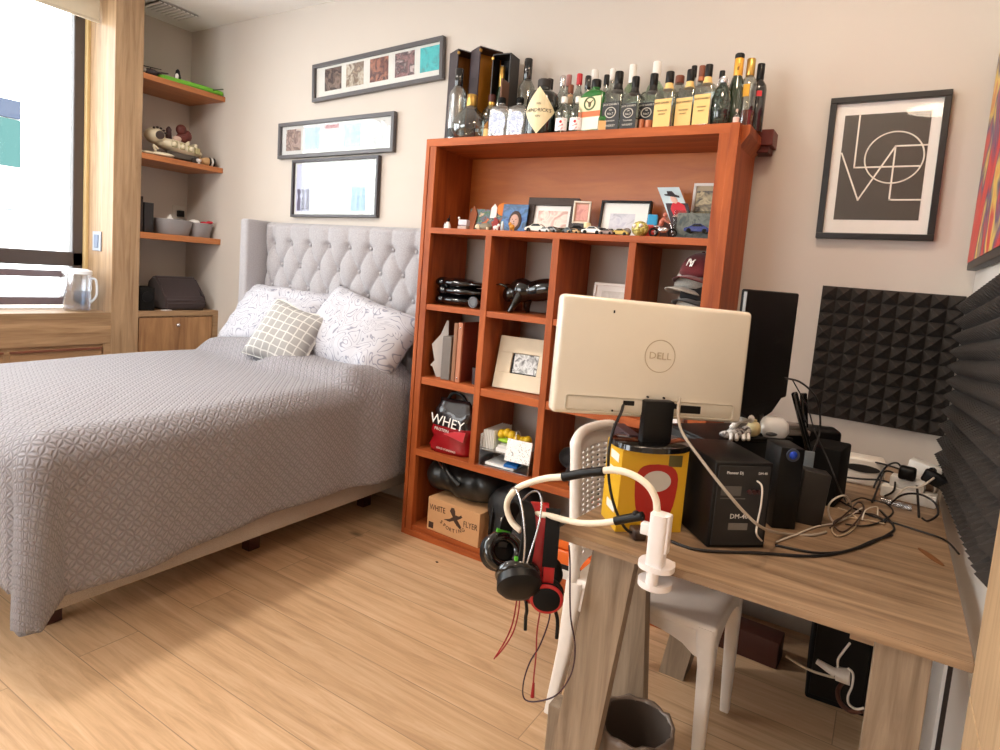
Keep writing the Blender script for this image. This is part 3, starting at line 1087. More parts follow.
hole = set()
for i in range(NY):
    for j in range(NZ):
        u, w = -1 + 2 * (i + 0.5) / NY, (j + 0.5) / NZ
        corner = (abs(u) > 0.8 and w > 0.9 and ((abs(u) - 0.8) / 0.2) ** 2 + ((w - 0.9) / 0.1) ** 2 > 1)
        if corner or (abs(u) < 0.84 and 0.08 < w < 0.88 and i % 2 == 1 and j % 2 == 0):
            hole.add((i, j))
vg = {}
for i in range(NY + 1):
    for j in range(NZ + 1):
        vg[i, j] = bm.verts.new(bp_(-1 + 2 * i / NY, j / NZ, 0))
for i in range(NY):
    for j in range(NZ):
        if (i, j) not in hole:
            bm.faces.new((vg[i, j], vg[i + 1, j], vg[i + 1, j + 1], vg[i, j + 1]))
bmesh.ops.delete(bm, geom=[v for v in bm.verts if not v.link_faces], context='VERTS')
o = obj('backrest', bm, M_CHAIR, ch, 40)
o.modifiers.new('thickness', 'SOLIDIFY').thickness = 0.005
bm = NB()
tube(bm, [bp_(-1.0, 0.0, 0), bp_(-1.0, 0.45, 0), bp_(-0.99, 0.88, 0), bp_(-0.85, 0.985, 0), bp_(0, 1.0, 0), bp_(0.85, 0.985, 0), bp_(0.99, 0.88, 0), bp_(1.0, 0.45, 0), bp_(1.0, 0, 0)], 0.017, 10)
obj('back_frame', bm, M_CHAIR, ch, True)

# ------------------------------------------------------------------ monitor, box below it, loudspeaker
DIRA = 41.0
yb = thing('product_box', 'yellow cardboard box with a red kitchen scale printed on it', 'box', (-0.503, 1.398, DZ), R(DIRA))
bm = NB(); bx(bm, (0, 0.168), (0, 0.11), (0, 0.204), 0.001); obj('carton', bm, plain((222, 170, 34), 0.4, var=0.03), yb)
bm = NB()
poly = []
for k in range(28):
    t_ = 2 * math.pi * k / 28
    cx_, cz_ = math.cos(t_), math.sin(t_)
    wdt = 0.052 + 0.014 * max(-1, min(1, cz_))
    poly.append((0.092 + wdt * math.copysign(abs(cx_) ** 0.7, cx_), 0.092 + 0.078 * math.copysign(abs(cz_) ** 0.75, cz_)))
prism(bm, poly, -0.0012, 0.0); obj('red_scale_print', bm, plain((176, 34, 28), 0.35), yb)
bm = NB(); prism(bm, [(0.092 + 0.036 * math.cos(k * math.pi / 14), 0.128 + 0.026 * math.sin(k * math.pi / 14)) for k in range(28)], -0.002, -0.0011); obj('dial_print', bm, plain((206, 200, 190), 0.4), yb)
bm = NB(); bx(bm, (0.118, 0.152), (-0.0012, 0), (0.165, 0.193)); obj('window_print', bm, plain((92, 84, 40), 0.4), yb)
bm = NB(); bx(bm, (0.126, 0.133), (-0.0012, 0), (0.004, 0.016)); obj('corner_mark', bm, plain((70, 50, 20), 0.4), yb)
for k, (z0, z1) in enumerate(((0.165, 0.185), (0.135, 0.145), (0.04, 0.06))):
    bm = NB(); bx(bm, (-0.0012, 0), (0.02, 0.075), (z0, z1)); obj('side_print', bm, plain((238, 232, 220), 0.4), yb)
t = thing('printed_box', 'thin dark box with red and white print between yellow box and chair', 'box', (-0.553, 1.505, DZ), R(DIRA))
bm = NB(); bx(bm, (0, 0.03), (-0.06, 0.06), (0, 0.225), 0.001); obj('carton', bm, plain((64, 44, 48), 0.4), t)
bm = NB(); bx(bm, (0.003, 0.027), (-0.061, -0.06), (0.11, 0.17)); obj('red_print', bm, plain((176, 40, 44), 0.4), t)
bm = NB(); bx(bm, (0.004, 0.026), (-0.0612, -0.06), (0.03, 0.07)); obj('white_print', bm, M_WHITE, t)

mon = thing('monitor', 'cream white monitor seen from behind, standing on the yellow box', 'monitor', (-0.478, 1.497, DZ + 0.204), R(43.5))
M_CREAM = plain((230, 220, 202), 0.22, coat=0.5, var=0.02)
M_MONRIM = plain((212, 202, 184), 0.35, var=0.02)
bm = NB(); loft(bm, [(0, -.015, 0.0, 0.098, 0.075, 2.2), (0, -.015, 0.012, 0.096, 0.073, 2.2), (0, -.015, 0.018, 0.085, 0.064, 2.2)], seg=40); obj('base', bm, M_BLACKG, mon, 40)
bm = NB(); bx(bm, (-0.040, 0.036), (-0.052, -0.026), (0.012, 0.118), 0.004); bx(bm, (-0.03, 0.026), (-0.03, -0.012), (0.07, 0.11), 0.002); obj('neck', bm, M_BLACK, mon, 40)
TM = T(-0.012, -0.005, 0.21) @ RX(-3) @ RY(1.5)
bm = NB(); bx(bm, (-0.248, 0.248), (-0.018, 0.022), (-0.140, 0.140), 0.012, TM, 4); sh = obj('back_shell', bm, M_CREAM, mon, 40)
bm = NB(); bx(bm, (-0.242, 0.242), (0.020, 0.026), (-0.134, 0.134), 0.004, TM); obj('screen', bm, M_BLACKG, mon)
bm = NB(); bx(bm, (-0.218, 0.218), (-0.0225, -0.016), (-0.131, -0.094), 0.008, TM, 3); obj('port_panel', bm, M_MONRIM, mon, 40)
bm = NB(); ring(bm, (0.0, 0, 0), 0.039, 0.0012, TM @ T(0.01, -0.0182, 0.012) @ RX(90), 40, 6)
obj('badge_ring', bm, plain((184, 166, 138), 0.4), mon, True)
bm = text_bm('DELL', 0.024, TM @ T(0.01, -0.0186, 0.012), sx=1.1); obj('badge_letters', bm, plain((184, 166, 138), 0.4), mon)
for (x0, x1, z0, z1) in ((0.075, 0.13, -0.122, -0.102), (-0.075, -0.045, -0.112, -0.1), (0.05, 0.068, -0.113, -0.1)):
    bm = NB(); bx(bm, (x0, x1), (-0.0235, -0.02), (z0, z1), 0.002, TM); obj('port', bm, M_BLACK, mon)
for (x, z) in ((-0.012, -0.088), (0.03, -0.088), (-0.1, -0.126)):
    bm = NB(); rod(bm, TM @ Vector((x, -0.0235, z)), TM @ Vector((x, -0.016, z)), 0.0024); obj('screw', bm, M_BLACK, mon)
bm = NB(); bx(bm, (-0.12, -0.116), (-0.0195, -0.016), (0.105, 0.112), 0.001, TM); obj('lock_slot', bm, M_BLACK, mon)

SPL = Vector((-0.302, 1.462, DZ))
sp = thing('loudspeaker', 'black loudspeaker showing its rear panel beside the yellow box', 'speaker', SPL, R(DIRA))
bm = NB(); bx(bm, (0, 0.146), (0, 0.205), (0, 0.206), 0.005, None, 3); obj('cabinet', bm, M_BLACK, sp, 40)
bm = NB(); bx(bm, (0.008, 0.138), (-0.003, 0.002), (0.008, 0.198), 0.002); obj('rear_panel', bm, plain((30, 29, 29), 0.5), sp)
bm = NB(); bx(bm, (0.018, 0.068), (-0.0042, -0.002), (0.128, 0.15)); bx(bm, (0.018, 0.08), (-0.0042, -0.002), (0.12, 0.122)); obj('jack_plate', bm, plain((86, 82, 78), 0.5), sp)
bm = NB()
for q in (0.088, 0.1, 0.112):
    rod(bm, (q, -0.008, 0.138), (q, 0, 0.138), 0.0055)
obj('jacks', bm, plain((60, 20, 20), 0.35), sp, 40)
bm = text_bm('Pioneer Dj', 0.0095, T(0.048, -0.0036, 0.182)); obj('maker_lettering', bm, M_WHITE, sp)
bm = text_bm('DM-40', 0.008, T(0.118, -0.0036, 0.182)); obj('model_lettering', bm, M_WHITE, sp)
bm = text_bm('DM-40', 0.016, T(0.07, -0.0036, 0.078)); obj('model_print', bm, M_WHITE, sp)
bm = NB(); bx(bm, (0.046, 0.094), (-0.0042, -0.002), (0.046, 0.062)); obj('rating_plate', bm, plain((120, 116, 110), 0.5), sp)
# ------------------------------------------------------------------ bottles on top of the bookcase
G_CLEAR = glass('clear_glass', (212, 218, 214), 0.10, .03, .4)
G_FROST = glass('frosted_glass', (206, 208, 206), 0.22, 0.25)
G_GREENT = glass('pale_green_glass', (196, 224, 200), 0.12)
G_GREEN = plain((30, 104, 40), 0.12, coat=0.8)
G_DARK = plain((16, 24, 20), 0.1, coat=0.8)
G_DKGREEN = plain((40, 56, 40), 0.12, coat=0.8)
M_CREAML = plain((228, 190, 118), 0.55)
M_CREAMD = plain((232, 218, 178), 0.55)
M_LBLACK = plain((15, 14, 14), 0.5)
M_COPPER = plain((176, 106, 70), 0.4, metal=0.4)
M_REDCAP = plain((196, 30, 40), 0.4)
M_BROWNC = plain((122, 62, 36), 0.5)
M_AMBER = glass('amber_drink', (150, 60, 30), 0.08)
BI = {}
BPROF = {
    'spirit': (2, [(.93, 0), (1, .02), (1, .58), (.92, .65), (.45, .75), (.34, .8), (.33, .88)], (.40, .84, 1.0)),
    'square': (7, [(.97, 0), (1, .015), (1, .60), (.86, .67), (.40, .715), (.34, .74), (.34, .86)], (.40, .80, 1.0)),
    'wine': (2, [(.95, 0), (1, .02), (1, .62), (.9, .68), (.45, .76), (.36, .80), (.36, .97)], (.48, .76, 1.0)),
    'champagne': (2, [(.95, 0), (1, .03), (1, .45), (.86, .58), (.5, .72), (.38, .8), (.36, .95)], (.54, .68, .94)),
    'decanter': (2, [(.55, 0), (.8, .04), (.96, .15), (1, .28), (.9, .42), (.62, .56), (.36, .66), (.26, .72)], (.27, .70, .96)),
    'apothecary': (2, [(.96, 0), (1, .02), (1, .68), (.93, .74), (.6, .80), (.38, .82), (.38, .9)], (.42, .86, 1.0)),
    'flat': (5, [(.96, 0), (1, .02), (1, .66), (.92, .74), (.5, .80), (.3, .83), (.3, .9)], (.34, .86, 1.0)),
    'jug': (2, [(.6, 0), (.85, .06), (1, .3), (.95, .55), (.7, .75), (.35, .86), (.3, .9)], (.34, .88, 1.0)),
}


def arc_patch(bm, r, z0, z1, a0, a1, n=14, dr=0.0007, ry=None):
    ry = ry or r
    vv = []
    for k in range(n + 1):
        a = a0 + (a1 - a0) * k / n
        for z in (z0, z1):
            for q in (dr, -0.0004):
                vv.append(bm.verts.new(((r + q) * math.sin(a), -(ry + q) * math.cos(a), z)))
    for k in range(n):
        b = k * 4
        o0, i0, o1, i1 = vv[b], vv[b + 1], vv[b + 2], vv[b + 3]
        p0, j0, p1, j1 = vv[b + 4], vv[b + 5], vv[b + 6], vv[b + 7]
        bm.faces.new((o0, p0, p1, o1)); bm.faces.new((i0, i1, j1, j0)); bm.faces.new((o1, p1, j1, i1)); bm.faces.new((o0, i0, j0, p0))
    for b in (0, n * 4):
        bm.faces.new((vv[b], vv[b + 2], vv[b + 3], vv[b + 1]))


def bottle(label, kind, px, py_mid, y, py_top, wpx, body, cap, lab=None, rz=18, depth=1.0, group='bottles on the bookcase', neckwrap=None, text=None, zbase=KZ):
    c = P(px, py_mid, 'y', y)
    x = c.x
    Rr = (P(px + wpx / 2, py_mid, 'y', y).x - P(px - wpx / 2, py_mid, 'y', y).x) / 2
    H = P(px + 3, py_top, 'y', y).z - zbase
    t = thing('bottle', label, 'bottle', (x, y, zbase), R(rz), group)
    BI[t] = (Rr, H)
    n, prof, (cr, c0, c1) = BPROF[kind]
    ex = [n if f[0] > 0.5 else 2 for f in prof]
    bm = NB(); loft(bm, [(0, 0, z * H, r * Rr, r * Rr * (depth if r > .5 else 1), e) for (r, z), e in zip(prof, ex)], seg=24)
    obj('body', bm, body, t, 45)
    bm = NB(); lathe(bm, [(cr * Rr * .94, c0 * H), (cr * Rr, c0 * H + .002), (cr * Rr, c1 * H - .003), (cr * Rr * .9, c1 * H)], seg=18)
    obj('cap', bm, cap, t, 40)
    if neckwrap:
        z0, z1, m_, k0 = neckwrap
        bm = NB(); lathe(bm, [(.37 * Rr * k0, z0 * H), (.40 * Rr, (z0 * .5 + z1 * .5) * H), (.37 * Rr, z1 * H)], seg=16); obj('neck_label', bm, m_, t, 40)
    if lab:
        for k, (z0, z1, w, m_) in enumerate(lab):
            bm = NB()
            if n > 3:
                bx(bm, (-Rr * w, Rr * w), (-Rr * depth - 0.0012 - 0.0004 * k, -Rr * depth * 0.97), (z0 * H, z1 * H))
            else:
                arc_patch(bm, Rr, z0 * H, z1 * H, -w, w, dr=0.0007 + 0.0004 * k)
            obj('label_print', bm, m_, t)
    if text:
        for (s, z, size, m_) in text:
            bm = text_bm(s, size * Rr, T(0, -Rr * depth - 0.0026, z * H))
            obj('lettering', bm, m_, t)
    return t


# presentation boxes that lean open behind the bottles
def gift_box(label, px0, px1, py_top, y, rz, outer, inner):
    a = P(px0, 100, 'y', y); b_ = P(px1, 100, 'y', y)
    H = P(px0 + 4, py_top, 'y', y).z - KZ
    w = b_.x - a.x
    t = thing('gift_box', label, 'box', ((a.x + b_.x) / 2, y, KZ), R(rz), 'tall bottle boxes on the bookcase')
    bm = NB()
    bx(bm, (-w / 2, -w / 2 + .006), (-0.05, 0.045), (0, H), .001); bx(bm, (w / 2 - .006, w / 2), (-0.05, 0.045), (0, H), .001)
    bx(bm, (-w / 2, w / 2), (0.04, 0.046), (0, H), .001); bx(bm, (-w / 2, w / 2), (-0.05, 0.045), (0, .006), .001); bx(bm, (-w / 2, w / 2), (-0.05, 0.045), (H - .006, H), .001)
    obj('case', bm, outer, t)
    bm = NB(); bx(bm, (-w / 2 + .006, w / 2 - .006), (0.034, 0.04), (.006, H - .006)); bx(bm, (w / 2 - .009, w / 2 - .006), (-0.045, 0.034), (.006, H - .006)); obj('lining', bm, inner, t)
    bm = NB(); ball(bm, (-w / 2 + 0.003, -0.052, H - 0.02), (.008, .003, .008)); obj('clasp', bm, M_GOLD, t)
    return t


gift_box('leftmost tall dark bottle box with gold lining at the bookcase end', 452, 470, 55, 2.585, 62, plain((58, 48, 52), .5), plain((150, 92, 22), .5))
gift_box('tall dark bottle box with bright gold lining, second from the bookcase end', 473, 494, 53, 2.585, 62, plain((62, 50, 54), .5), plain((186, 122, 20), .5))
t = gift_box('black bottle box with a brown hinged door, holding a bottle', 495, 512, 58, 2.60, 6, plain((20, 16, 18), .4), plain((24, 18, 20), .5))
bm = NB(); bx(bm, (0.041, 0.049), (-0.12, -0.045), (0.002, 0.285), .001); obj('door', bm, plain((104, 66, 44), .5), t)
bottle('dark slim bottle standing inside the black box', 'champagne', 501, 90, 2.59, 62, 9, G_DKGREEN, M_GOLD)

BZ = 2.445
bottle('tall frosted bottle with raised white lettering, leftmost on the bookcase', 'wine', 457, 110, 2.46, 69, 14, G_FROST, M_BLACKG,
       [(.05, .17, .9, M_LBLACK)], neckwrap=(.95, 1.0, M_SILVER, 1), text=None, rz=0)
bottle('round clear decanter with a long gold neck', 'decanter', 471, 114, 2.43, 93, 31, G_CLEAR, M_GOLD, None)
bottle('small clear bottle with dark red stopper behind the decanter', 'spirit', 491, 115, 2.50, 95, 16, G_CLEAR, plain((74, 24, 22), .4), neckwrap=(.72, .86, M_GOLD, 1.0))
bottle('tiny amber bottle in front of the dark red stopper bottle', 'spirit', 487.5, 128, 2.425, 118, 6.5, plain((150, 100, 40), .15, coat=.6), plain((40, 20, 16), .4), [(.05, .45, .9, M_CREAML)])
M_BLUEL = picture('blue_white_label', [(240, 242, 248), (150, 168, 206), (236, 238, 244), (190, 202, 226)], 70)
for px, lb in ((501, 'squat clear bottle with blue and white oval label, left of its twin'), (519, 'squat clear bottle with blue and white oval label, right of its twin')):
    t = bottle(lb, 'flat', px, 118, 2.44, 98, 19, G_FROST, M_BLACKM, None, depth=.7, rz=6, group='twin squat bottles')
    bm = NB()
    RA, HA = BI[t]; prism(bm, [(RA * .8 * (abs(math.cos(a)) ** .7) * math.copysign(1, math.cos(a)), HA * .36 + HA * .27 * math.sin(a)) for a in [k * math.pi / 12 for k in range(24)]], -RA * .7 - .0012, -RA * .68)
    obj('label_print', bm, M_BLUEL, t)
bottle('tall clear bottle with black sealed neck behind the diamond label bottle', 'wine', 527, 85, 2.58, 59, 15, G_CLEAR, M_BLACKG, rz=0)
bottle('clear bottle with black cap just behind the diamond label bottle', 'spirit', 549, 95, 2.56, 79, 15, G_CLEAR, M_BLACK)
t = bottle("squat black bottle with cream diamond label", 'apothecary', 542.5, 110, 2.455, 80, 28, G_DARK, plain((40, 32, 28), .6), None, rz=14)
bm = NB()
RA, HA = BI[t]
rr_ = RA * 1.012
n_ = 14
for k in range(n_):
    a0, a1 = -1 + 2 * k / n_, -1 + 2 * (k + 1) / n_
    h0, h1 = (1 - abs(a0)) * HA * .40, (1 - abs(a1)) * HA * .40
    q = []
    for (a, h) in ((a0, -h0), (a1, -h1), (a1, h1), (a0, h0)):
        an = a * 1.12
        q.append(bm.verts.new((rr_ * math.sin(an), -rr_ * math.cos(an), HA * .41 + h)))
    bm.faces.new(q)
bmesh.ops.remove_doubles(bm, verts=bm.verts, dist=1e-5)
o = obj('diamond_label', bm, M_CREAMD, t)
o.modifiers.new('thickness', 'SOLIDIFY').thickness = .0005
for s_, sz, zz, cc in (("HENDRICK'S", .021, .41, (60, 54, 44)), ('GIN', .013, .31, (90, 80, 60)), ('1886', .011, .52, (110, 98, 74))):
    bm = text_bm(s_, sz)
    for v in bm.verts:
        an = v.co.x / rr_
        v.co = Vector(((rr_ + .0012 - v.co.y) * math.sin(an), -(rr_ + .0012) * math.cos(an), v.co.z + HA * zz))
    obj('lettering', bm, plain(cc, .5), t)
bottle('clear bottle with silver cap behind the two small white capped bottles', 'spirit', 561.5, 98, 2.57, 76, 13, G_CLEAR, M_SILVER)
bottle('clear bottle with a dull pink cap at the back of the row', 'spirit', 567.5, 98, 2.62, 75, 12, G_CLEAR, plain((176, 120, 116), .5))
bottle('clear bottle with red-brown cap and small tag', 'spirit', 569.5, 105, 2.51, 85, 13, G_CLEAR, M_BROWNC, [(.3, .5, .8, M_WHITE)], neckwrap=(.66, .82, plain((214, 170, 130), .5), 1.1))
bottle('clear bottle with bright red cap', 'spirit', 578, 98, 2.57, 74, 13, G_CLEAR, M_REDCAP)
M_BATL = picture('white_label_red_mark', [(244, 242, 242), (240, 238, 238), (236, 232, 232), (196, 90, 90)], 45)
for px, lb in ((563, 'small clear bottle with white cap and white label, next to the black bottle'), (577, 'small clear bottle with white cap and white label, next to the green bottle')):
    t = bottle(lb, 'spirit', px, 118, 2.44, 97, 14, G_CLEAR, M_WHITE, [(.1, .42, .85, M_BATL)], group='small white capped bottles', rz=12)
    RA, HA = BI[t]; bm = NB(); ball(bm, (0, -RA * 1.02, HA * .32), (RA * .18, .001, RA * .18)); obj('red_mark', bm, M_REDCAP, t)
bottle('clear bottle with black cap and two rings behind the green bottle', 'square', 587, 95, 2.57, 76, 14, G_CLEAR, M_BLACKG)
bottle('clear bottle with white cap standing tall behind the green bottle', 'wine', 593.5, 92, 2.62, 70, 14, G_CLEAR, M_WHITE, rz=0)
t = bottle('green rectangular bottle with cream and orange label', 'flat', 594.5, 107, 2.46, 80, 26, G_GREEN, M_BLACK, [(.07, .66, .88, M_CREAMD), (.30, .40, .88, plain((222, 104, 46), .5)), (.08, .29, .84, plain((226, 222, 212), .5))], depth=.62, rz=-8)
RA, HA = BI[t]
bm = NB(); ring(bm, (0, 0, 0), RA * .42, RA * .06, T(0, -RA * .62 - .0015, HA * .54) @ RX(90), 24, 6); obj('emblem_ring', bm, plain((60, 96, 44), .5), t)
bm = NB()
for s in (-1, 1):
    tube(bm, [(0, -RA * .62 - .0015, HA * .51), (s * RA * .12, -RA * .62 - .0015, HA * .56), (s * RA * .26, -RA * .62 - .0015, HA * .59)], RA * .04, 6)
ball(bm, (0, -RA * .62 - .0015, HA * .52), (RA * .12, .001, RA * .2))
obj('emblem_stag', bm, plain((80, 70, 30), .5), t)
bottle('miniature green bottle in front of the green rectangular bottle', 'flat', 602.5, 124, 2.425, 112, 8.5, G_GREEN, M_BLACK, [(.1, .55, .8, plain((222, 170, 110), .5))], depth=.7)
bottle('clear bottle with black cap between green bottle and black label bottle', 'spirit', 605, 98, 2.57, 75, 13, G_CLEAR, M_BLACK)
bottle('clear bottle with white cap behind the leftmost black label bottle', 'spirit', 611, 95, 2.62, 69, 14, G_CLEAR, M_WHITE)
WL = plain((214, 208, 196), .5)


def whiskey(label, px, y, ptop, w, cream, grp):
    if cream:
        t = bottle(label, 'square', px, 108, y, ptop, w, G_CLEAR, M_BLACK, [(.03, .50, .86, M_CREAML)], rz=-6, group=grp, neckwrap=(.69, .83, M_CREAML, 1.5),
                   text=[("JACK DANIEL'S", .43, .25, plain((72, 60, 34), .5)), ('TENNESSEE', .30, .2, plain((128, 112, 72), .5)), ('HONEY', .24, .2, plain((128, 112, 72), .5))])
    else:
        t = bottle(label, 'square', px, 112, y, ptop, w, G_CLEAR, M_BLACK, [(.03, .48, .9, M_LBLACK)], rz=-6, group=grp, neckwrap=(.68, .83, M_LBLACK, 1.6),
                   text=[("JACK DANIEL'S", .435, .24, WL), ('Old', .35, .2, WL), ('No.7', .29, .3, WL), ('Tennessee', .18, .24, WL), ('WHISKEY', .10, .28, WL)])
        bm = NB(); c = P(px, 112, 'y', y)
        RA, HA = BI[t]; ring(bm, (0, 0, 0), RA * .46, RA * .04, T(0, -RA - .002, HA * .31) @ RX(90), 24, 6, sx=1.15); obj('label_ring', bm, WL, t)
    return t


whiskey('square bottle with black label, nearest the green bottle', 616, 2.46, 72, 20, False, 'black label bottles')
bottle('pale green bottle with white cap between two black label bottles', 'wine', 631, 93, 2.60, 65, 15, G_GREENT, M_WHITE, rz=0)
whiskey('square bottle with black label, middle of the three', 633, 2.44, 77, 18, False, 'black label bottles')
bottle('pale green tall bottle with white cap behind the last black label bottle', 'wine', 655, 90, 2.63, 62, 17, G_GREENT, M_WHITE, rz=0)
whiskey('square bottle with black label, beside the cream label bottles', 651, 2.47, 74, 19, False, 'black label bottles')
bottle('miniature bottle with white label in front of the black label bottles', 'spirit', 634, 122, 2.42, 112, 6.5, G_GREENT, plain((30, 44, 40), .4), [(.03, .6, 1.4, M_WHITE)])
for px, w, pt, lb in ((641.5, 5.5, 120, 'tiny copper cup in front of the last black label bottle, left one'), (649, 8, 121, 'tiny copper cup in front of the last black label bottle, right one')):
    c = P(px, 125, 'y', 2.42); rr = w / 2 * .0042
    bm = NB(); lathe(bm, [(rr * .8, 0), (rr, .004), (rr, P(px, pt, 'y', 2.42).z - KZ), (rr * .85, P(px, pt, 'y', 2.42).z - KZ + .001), (rr * .8, .006), (rr * .5, .005)], seg=16)
    solo('cup', bm, M_COPPER, lb, 'cup', 'copper cups on the bookcase', 40, (c.x, 2.42, KZ))
whiskey('square bottle with cream label, next to the black label bottles', 667, 2.44, 72, 20, True, 'cream label bottles')
t = bottle('round clear jug lying behind the cream label bottles', 'jug', 678, 98, 2.60, 76, 26, G_CLEAR, M_BROWNC)
whiskey('square bottle with cream label, middle of the three', 687.5, 2.45, 70, 19, True, 'cream label bottles')
bottle('clear bottle with black cap rising behind the middle cream label bottle', 'spirit', 692, 92, 2.58, 66, 14, G_CLEAR, M_BLACK)
bottle('clear bottle with cork coloured cap between two cream label bottles', 'spirit', 700, 92, 2.55, 66, 16, G_CLEAR, M_BROWNC, neckwrap=(.78, .86, M_COPPER, 1.1))
whiskey('square bottle with cream label, beside the dark swing-top bottle', 705, 2.43, 65, 19, True, 'cream label bottles')
bottle('clear bottle with black cap behind the dark swing-top bottle', 'spirit', 720, 95, 2.56, 71, 14, G_CLEAR, M_BLACK)
t = bottle('dark speckled swing-top bottle with silver stopper', 'jug', 721, 105, 2.43, 77, 20, picture('speckled_glass', [(24, 32, 30), (30, 40, 36), (60, 74, 66), (28, 34, 32)], 60, .12, .6), M_SILVER)
bm = NB(); RA, HA = BI[t]; tube(bm, [(-RA * .4, 0, HA * .8), (-RA * .55, 0, HA * .88), (-RA * .3, 0, HA * .98), (0, 0, HA * 1.01), (RA * .3, 0, HA * .98), (RA * .55, 0, HA * .88), (RA * .4, 0, HA * .8)], .0022, 6); obj('wire_bail', bm, M_SILVER, t, True)
t = bottle('champagne bottle with orange foil neck', 'champagne', 736, 92, 2.48, 54, 17, G_DKGREEN, plain((226, 166, 60), .35, metal=.3), None)
RA, H_ = BI[t]; bm = NB(); lathe(bm, [(RA * .52, H_ * .935), (RA * .56, H_ * .95), (RA * .56, H_ - .004), (RA * .46, H_)], seg=16); obj('stopper', bm, M_BLACK, t, 40)
bm = text_bm('BRUT', .011, T(-.0005, -RA * .56, H_ * .82) @ RY(-80)); obj('lettering', bm, M_LBLACK, t)
t = bottle('clear bottle with gold cap and a little red drink', 'wine', 748, 92, 2.50, 59, 18, G_CLEAR, M_GOLD, [(.45, .62, .35, plain((214, 160, 40), .5))], rz=0)
bm = NB(); RA, H_ = BI[t]; lathe(bm, [(RA * .8, .003), (RA * .94, .006), (RA * .94, .07), (RA * .5, .0705)], seg=20); obj('drink', bm, plain((112, 30, 20), .15), t, 40)
bottle('black wine bottle, rightmost on the bookcase', 'wine', 758, 96, 2.53, 64, 16, plain((18, 16, 18), .14, coat=.7), M_BLACK, [(.5, .58, .3, M_REDCAP)], rz=20)
bottle('miniature bottle with a pale pink label at the bookcase corner', 'spirit', 736, 120, 2.42, 109, 6, G_CLEAR, plain((214, 190, 180), .5), [(.05, .5, 1.5, plain((222, 190, 180), .5))])

# ------------------------------------------------------------------ things on the open upper shelf
SZ = 1.530


def on(px, py, y):
    return P(px, py, 'y', y).x


def photo_frame(name, label, cat, x0, x1, z0, z1, y, fw_, fmat, mats, pic, lean=8, rz=0, group=None, th=.016, picbox=None, glassy=True):
    """frame standing on a shelf: border, mount, picture, strut"""
    w, h = x1 - x0, z1 - z0
    t = thing(name, label, cat, ((x0 + x1) / 2, y, z0), 0, group, (R(-lean), 0, R(rz)))
    bm = NB(); frame_bar(bm, -w / 2, w / 2, 0, h, fw_, -th, 0); obj('frame', bm, fmat, t)
    bm = NB(); bx(bm, (-w / 2 + fw_, w / 2 - fw_), (-th * .5, 0), (fw_, h - fw_)); obj('mount', bm, mats, t)
    pb = picbox or (.2, .8, .2, .8)
    bm = NB(); bx(bm, (-w / 2 + w * pb[0], -w / 2 + w * pb[1]), (-th * .5 - .001, -th * .45), (h * pb[2], h * pb[3])); obj('picture', bm, pic, t)
    bm = NB(); prism(bm, [(-.02, .02), (.02, .02), (.015, h * .7), (-.015, h * .7)], 0.0, .004, RX(-2)); obj('strut', bm, M_BLACKM, t)
    return t


x = on(446, 222, 2.43)
t = thing('figurine', 'tiny silver and white figure at the left end of the open shelf', 'figurine', (on(448, 222, 2.43), 2.43, SZ))
bm = NB(); loft(bm, [(0, 0, 0, .016, .012, 3), (0, 0, .02, .013, .010, 3), (0, 0, .034, .007, .007, 2)]); obj('body', bm, M_WHITE, t, 50)
bm = NB(); ball(bm, (.003, 0, .044), .008); rod(bm, (.006, 0, .05), (.008, 0, .066), .0022); obj('head', bm, M_BLACK, t, True)
bm = NB(); loft(bm, [(-.024, .01, 0, .01, .01, 2), (-.024, .01, .02, .011, .01, 2), (-.024, .01, .03, .004, .004, 2)]); obj('shield', bm, M_SILVER, t, 50)
t = thing('toy_camera', 'small pale toy camera on the open shelf', 'toy', (on(464, 222, 2.43), 2.43, SZ))
bm = NB(); bx(bm, (-.026, .026), (-.015, .015), (0, .016), .003); obj('base', bm, plain((176, 150, 138), .4), t)
bm = NB(); bx(bm, (-.024, .026), (-.014, .014), (.018, .046), .004); bx(bm, (-.01, .012), (-.016, -.014), (.024, .04), .001); obj('body', bm, plain((206, 200, 206), .4), t)
bm = NB(); ball(bm, (-.03, 0, .054), .006); rod(bm, (-.03, 0, .05), (-.02, 0, .03), .002); obj('antenna', bm, M_WHITE, t, True)
# colourful paper collage
M_COLL = picture('collage', [(226, 110, 30), (120, 60, 30), (90, 110, 130), (60, 100, 60), (210, 190, 160), (170, 40, 34)], 22)
t = thing('collage', 'colourful cut paper collage leaning on the open shelf', 'decoration', (on(488, 215, 2.56), 2.56, SZ), 0, None, (R(-8), 0, R(6)))
bm = NB(); bx(bm, (-.105, .105), (-.004, .004), (0, .115), .002); obj('board', bm, M_COLL, t)
bm = NB(); ball(bm, (.075, -.006, .115), (.035, .006, .032)); obj('orange_cutout', bm, plain((224, 124, 36), .6), t)
bm = NB(); prism(bm, [(.012, .07), (.045, .07), (.045, .12), (.03, .14), (.014, .12)], -.012, -.006); obj('white_cutout', bm, M_WHITEP, t)
bm = NB(); prism(bm, [(-.1, .0), (-.07, 0), (-.06, .09), (-.08, .13), (-.105, .08)], -.012, -.006); obj('brown_cutout', bm, plain((150, 76, 26), .6), t)
bm = NB(); prism(bm, [(.02, 0), (.07, 0), (.06, .06), (.04, .075)], -.014, -.006); obj('red_cutout', bm, plain((158, 40, 34), .6), t)
t = thing('figurine', 'small grey and cream tortoise figure in front of the collage', 'figurine', (on(484, 224, 2.42), 2.42, SZ))
bm = NB(); ball(bm, (.01, 0, .016), (.036, .02, .018)); obj('shell', bm, plain((134, 124, 106), .7, bump=.3), t, True)
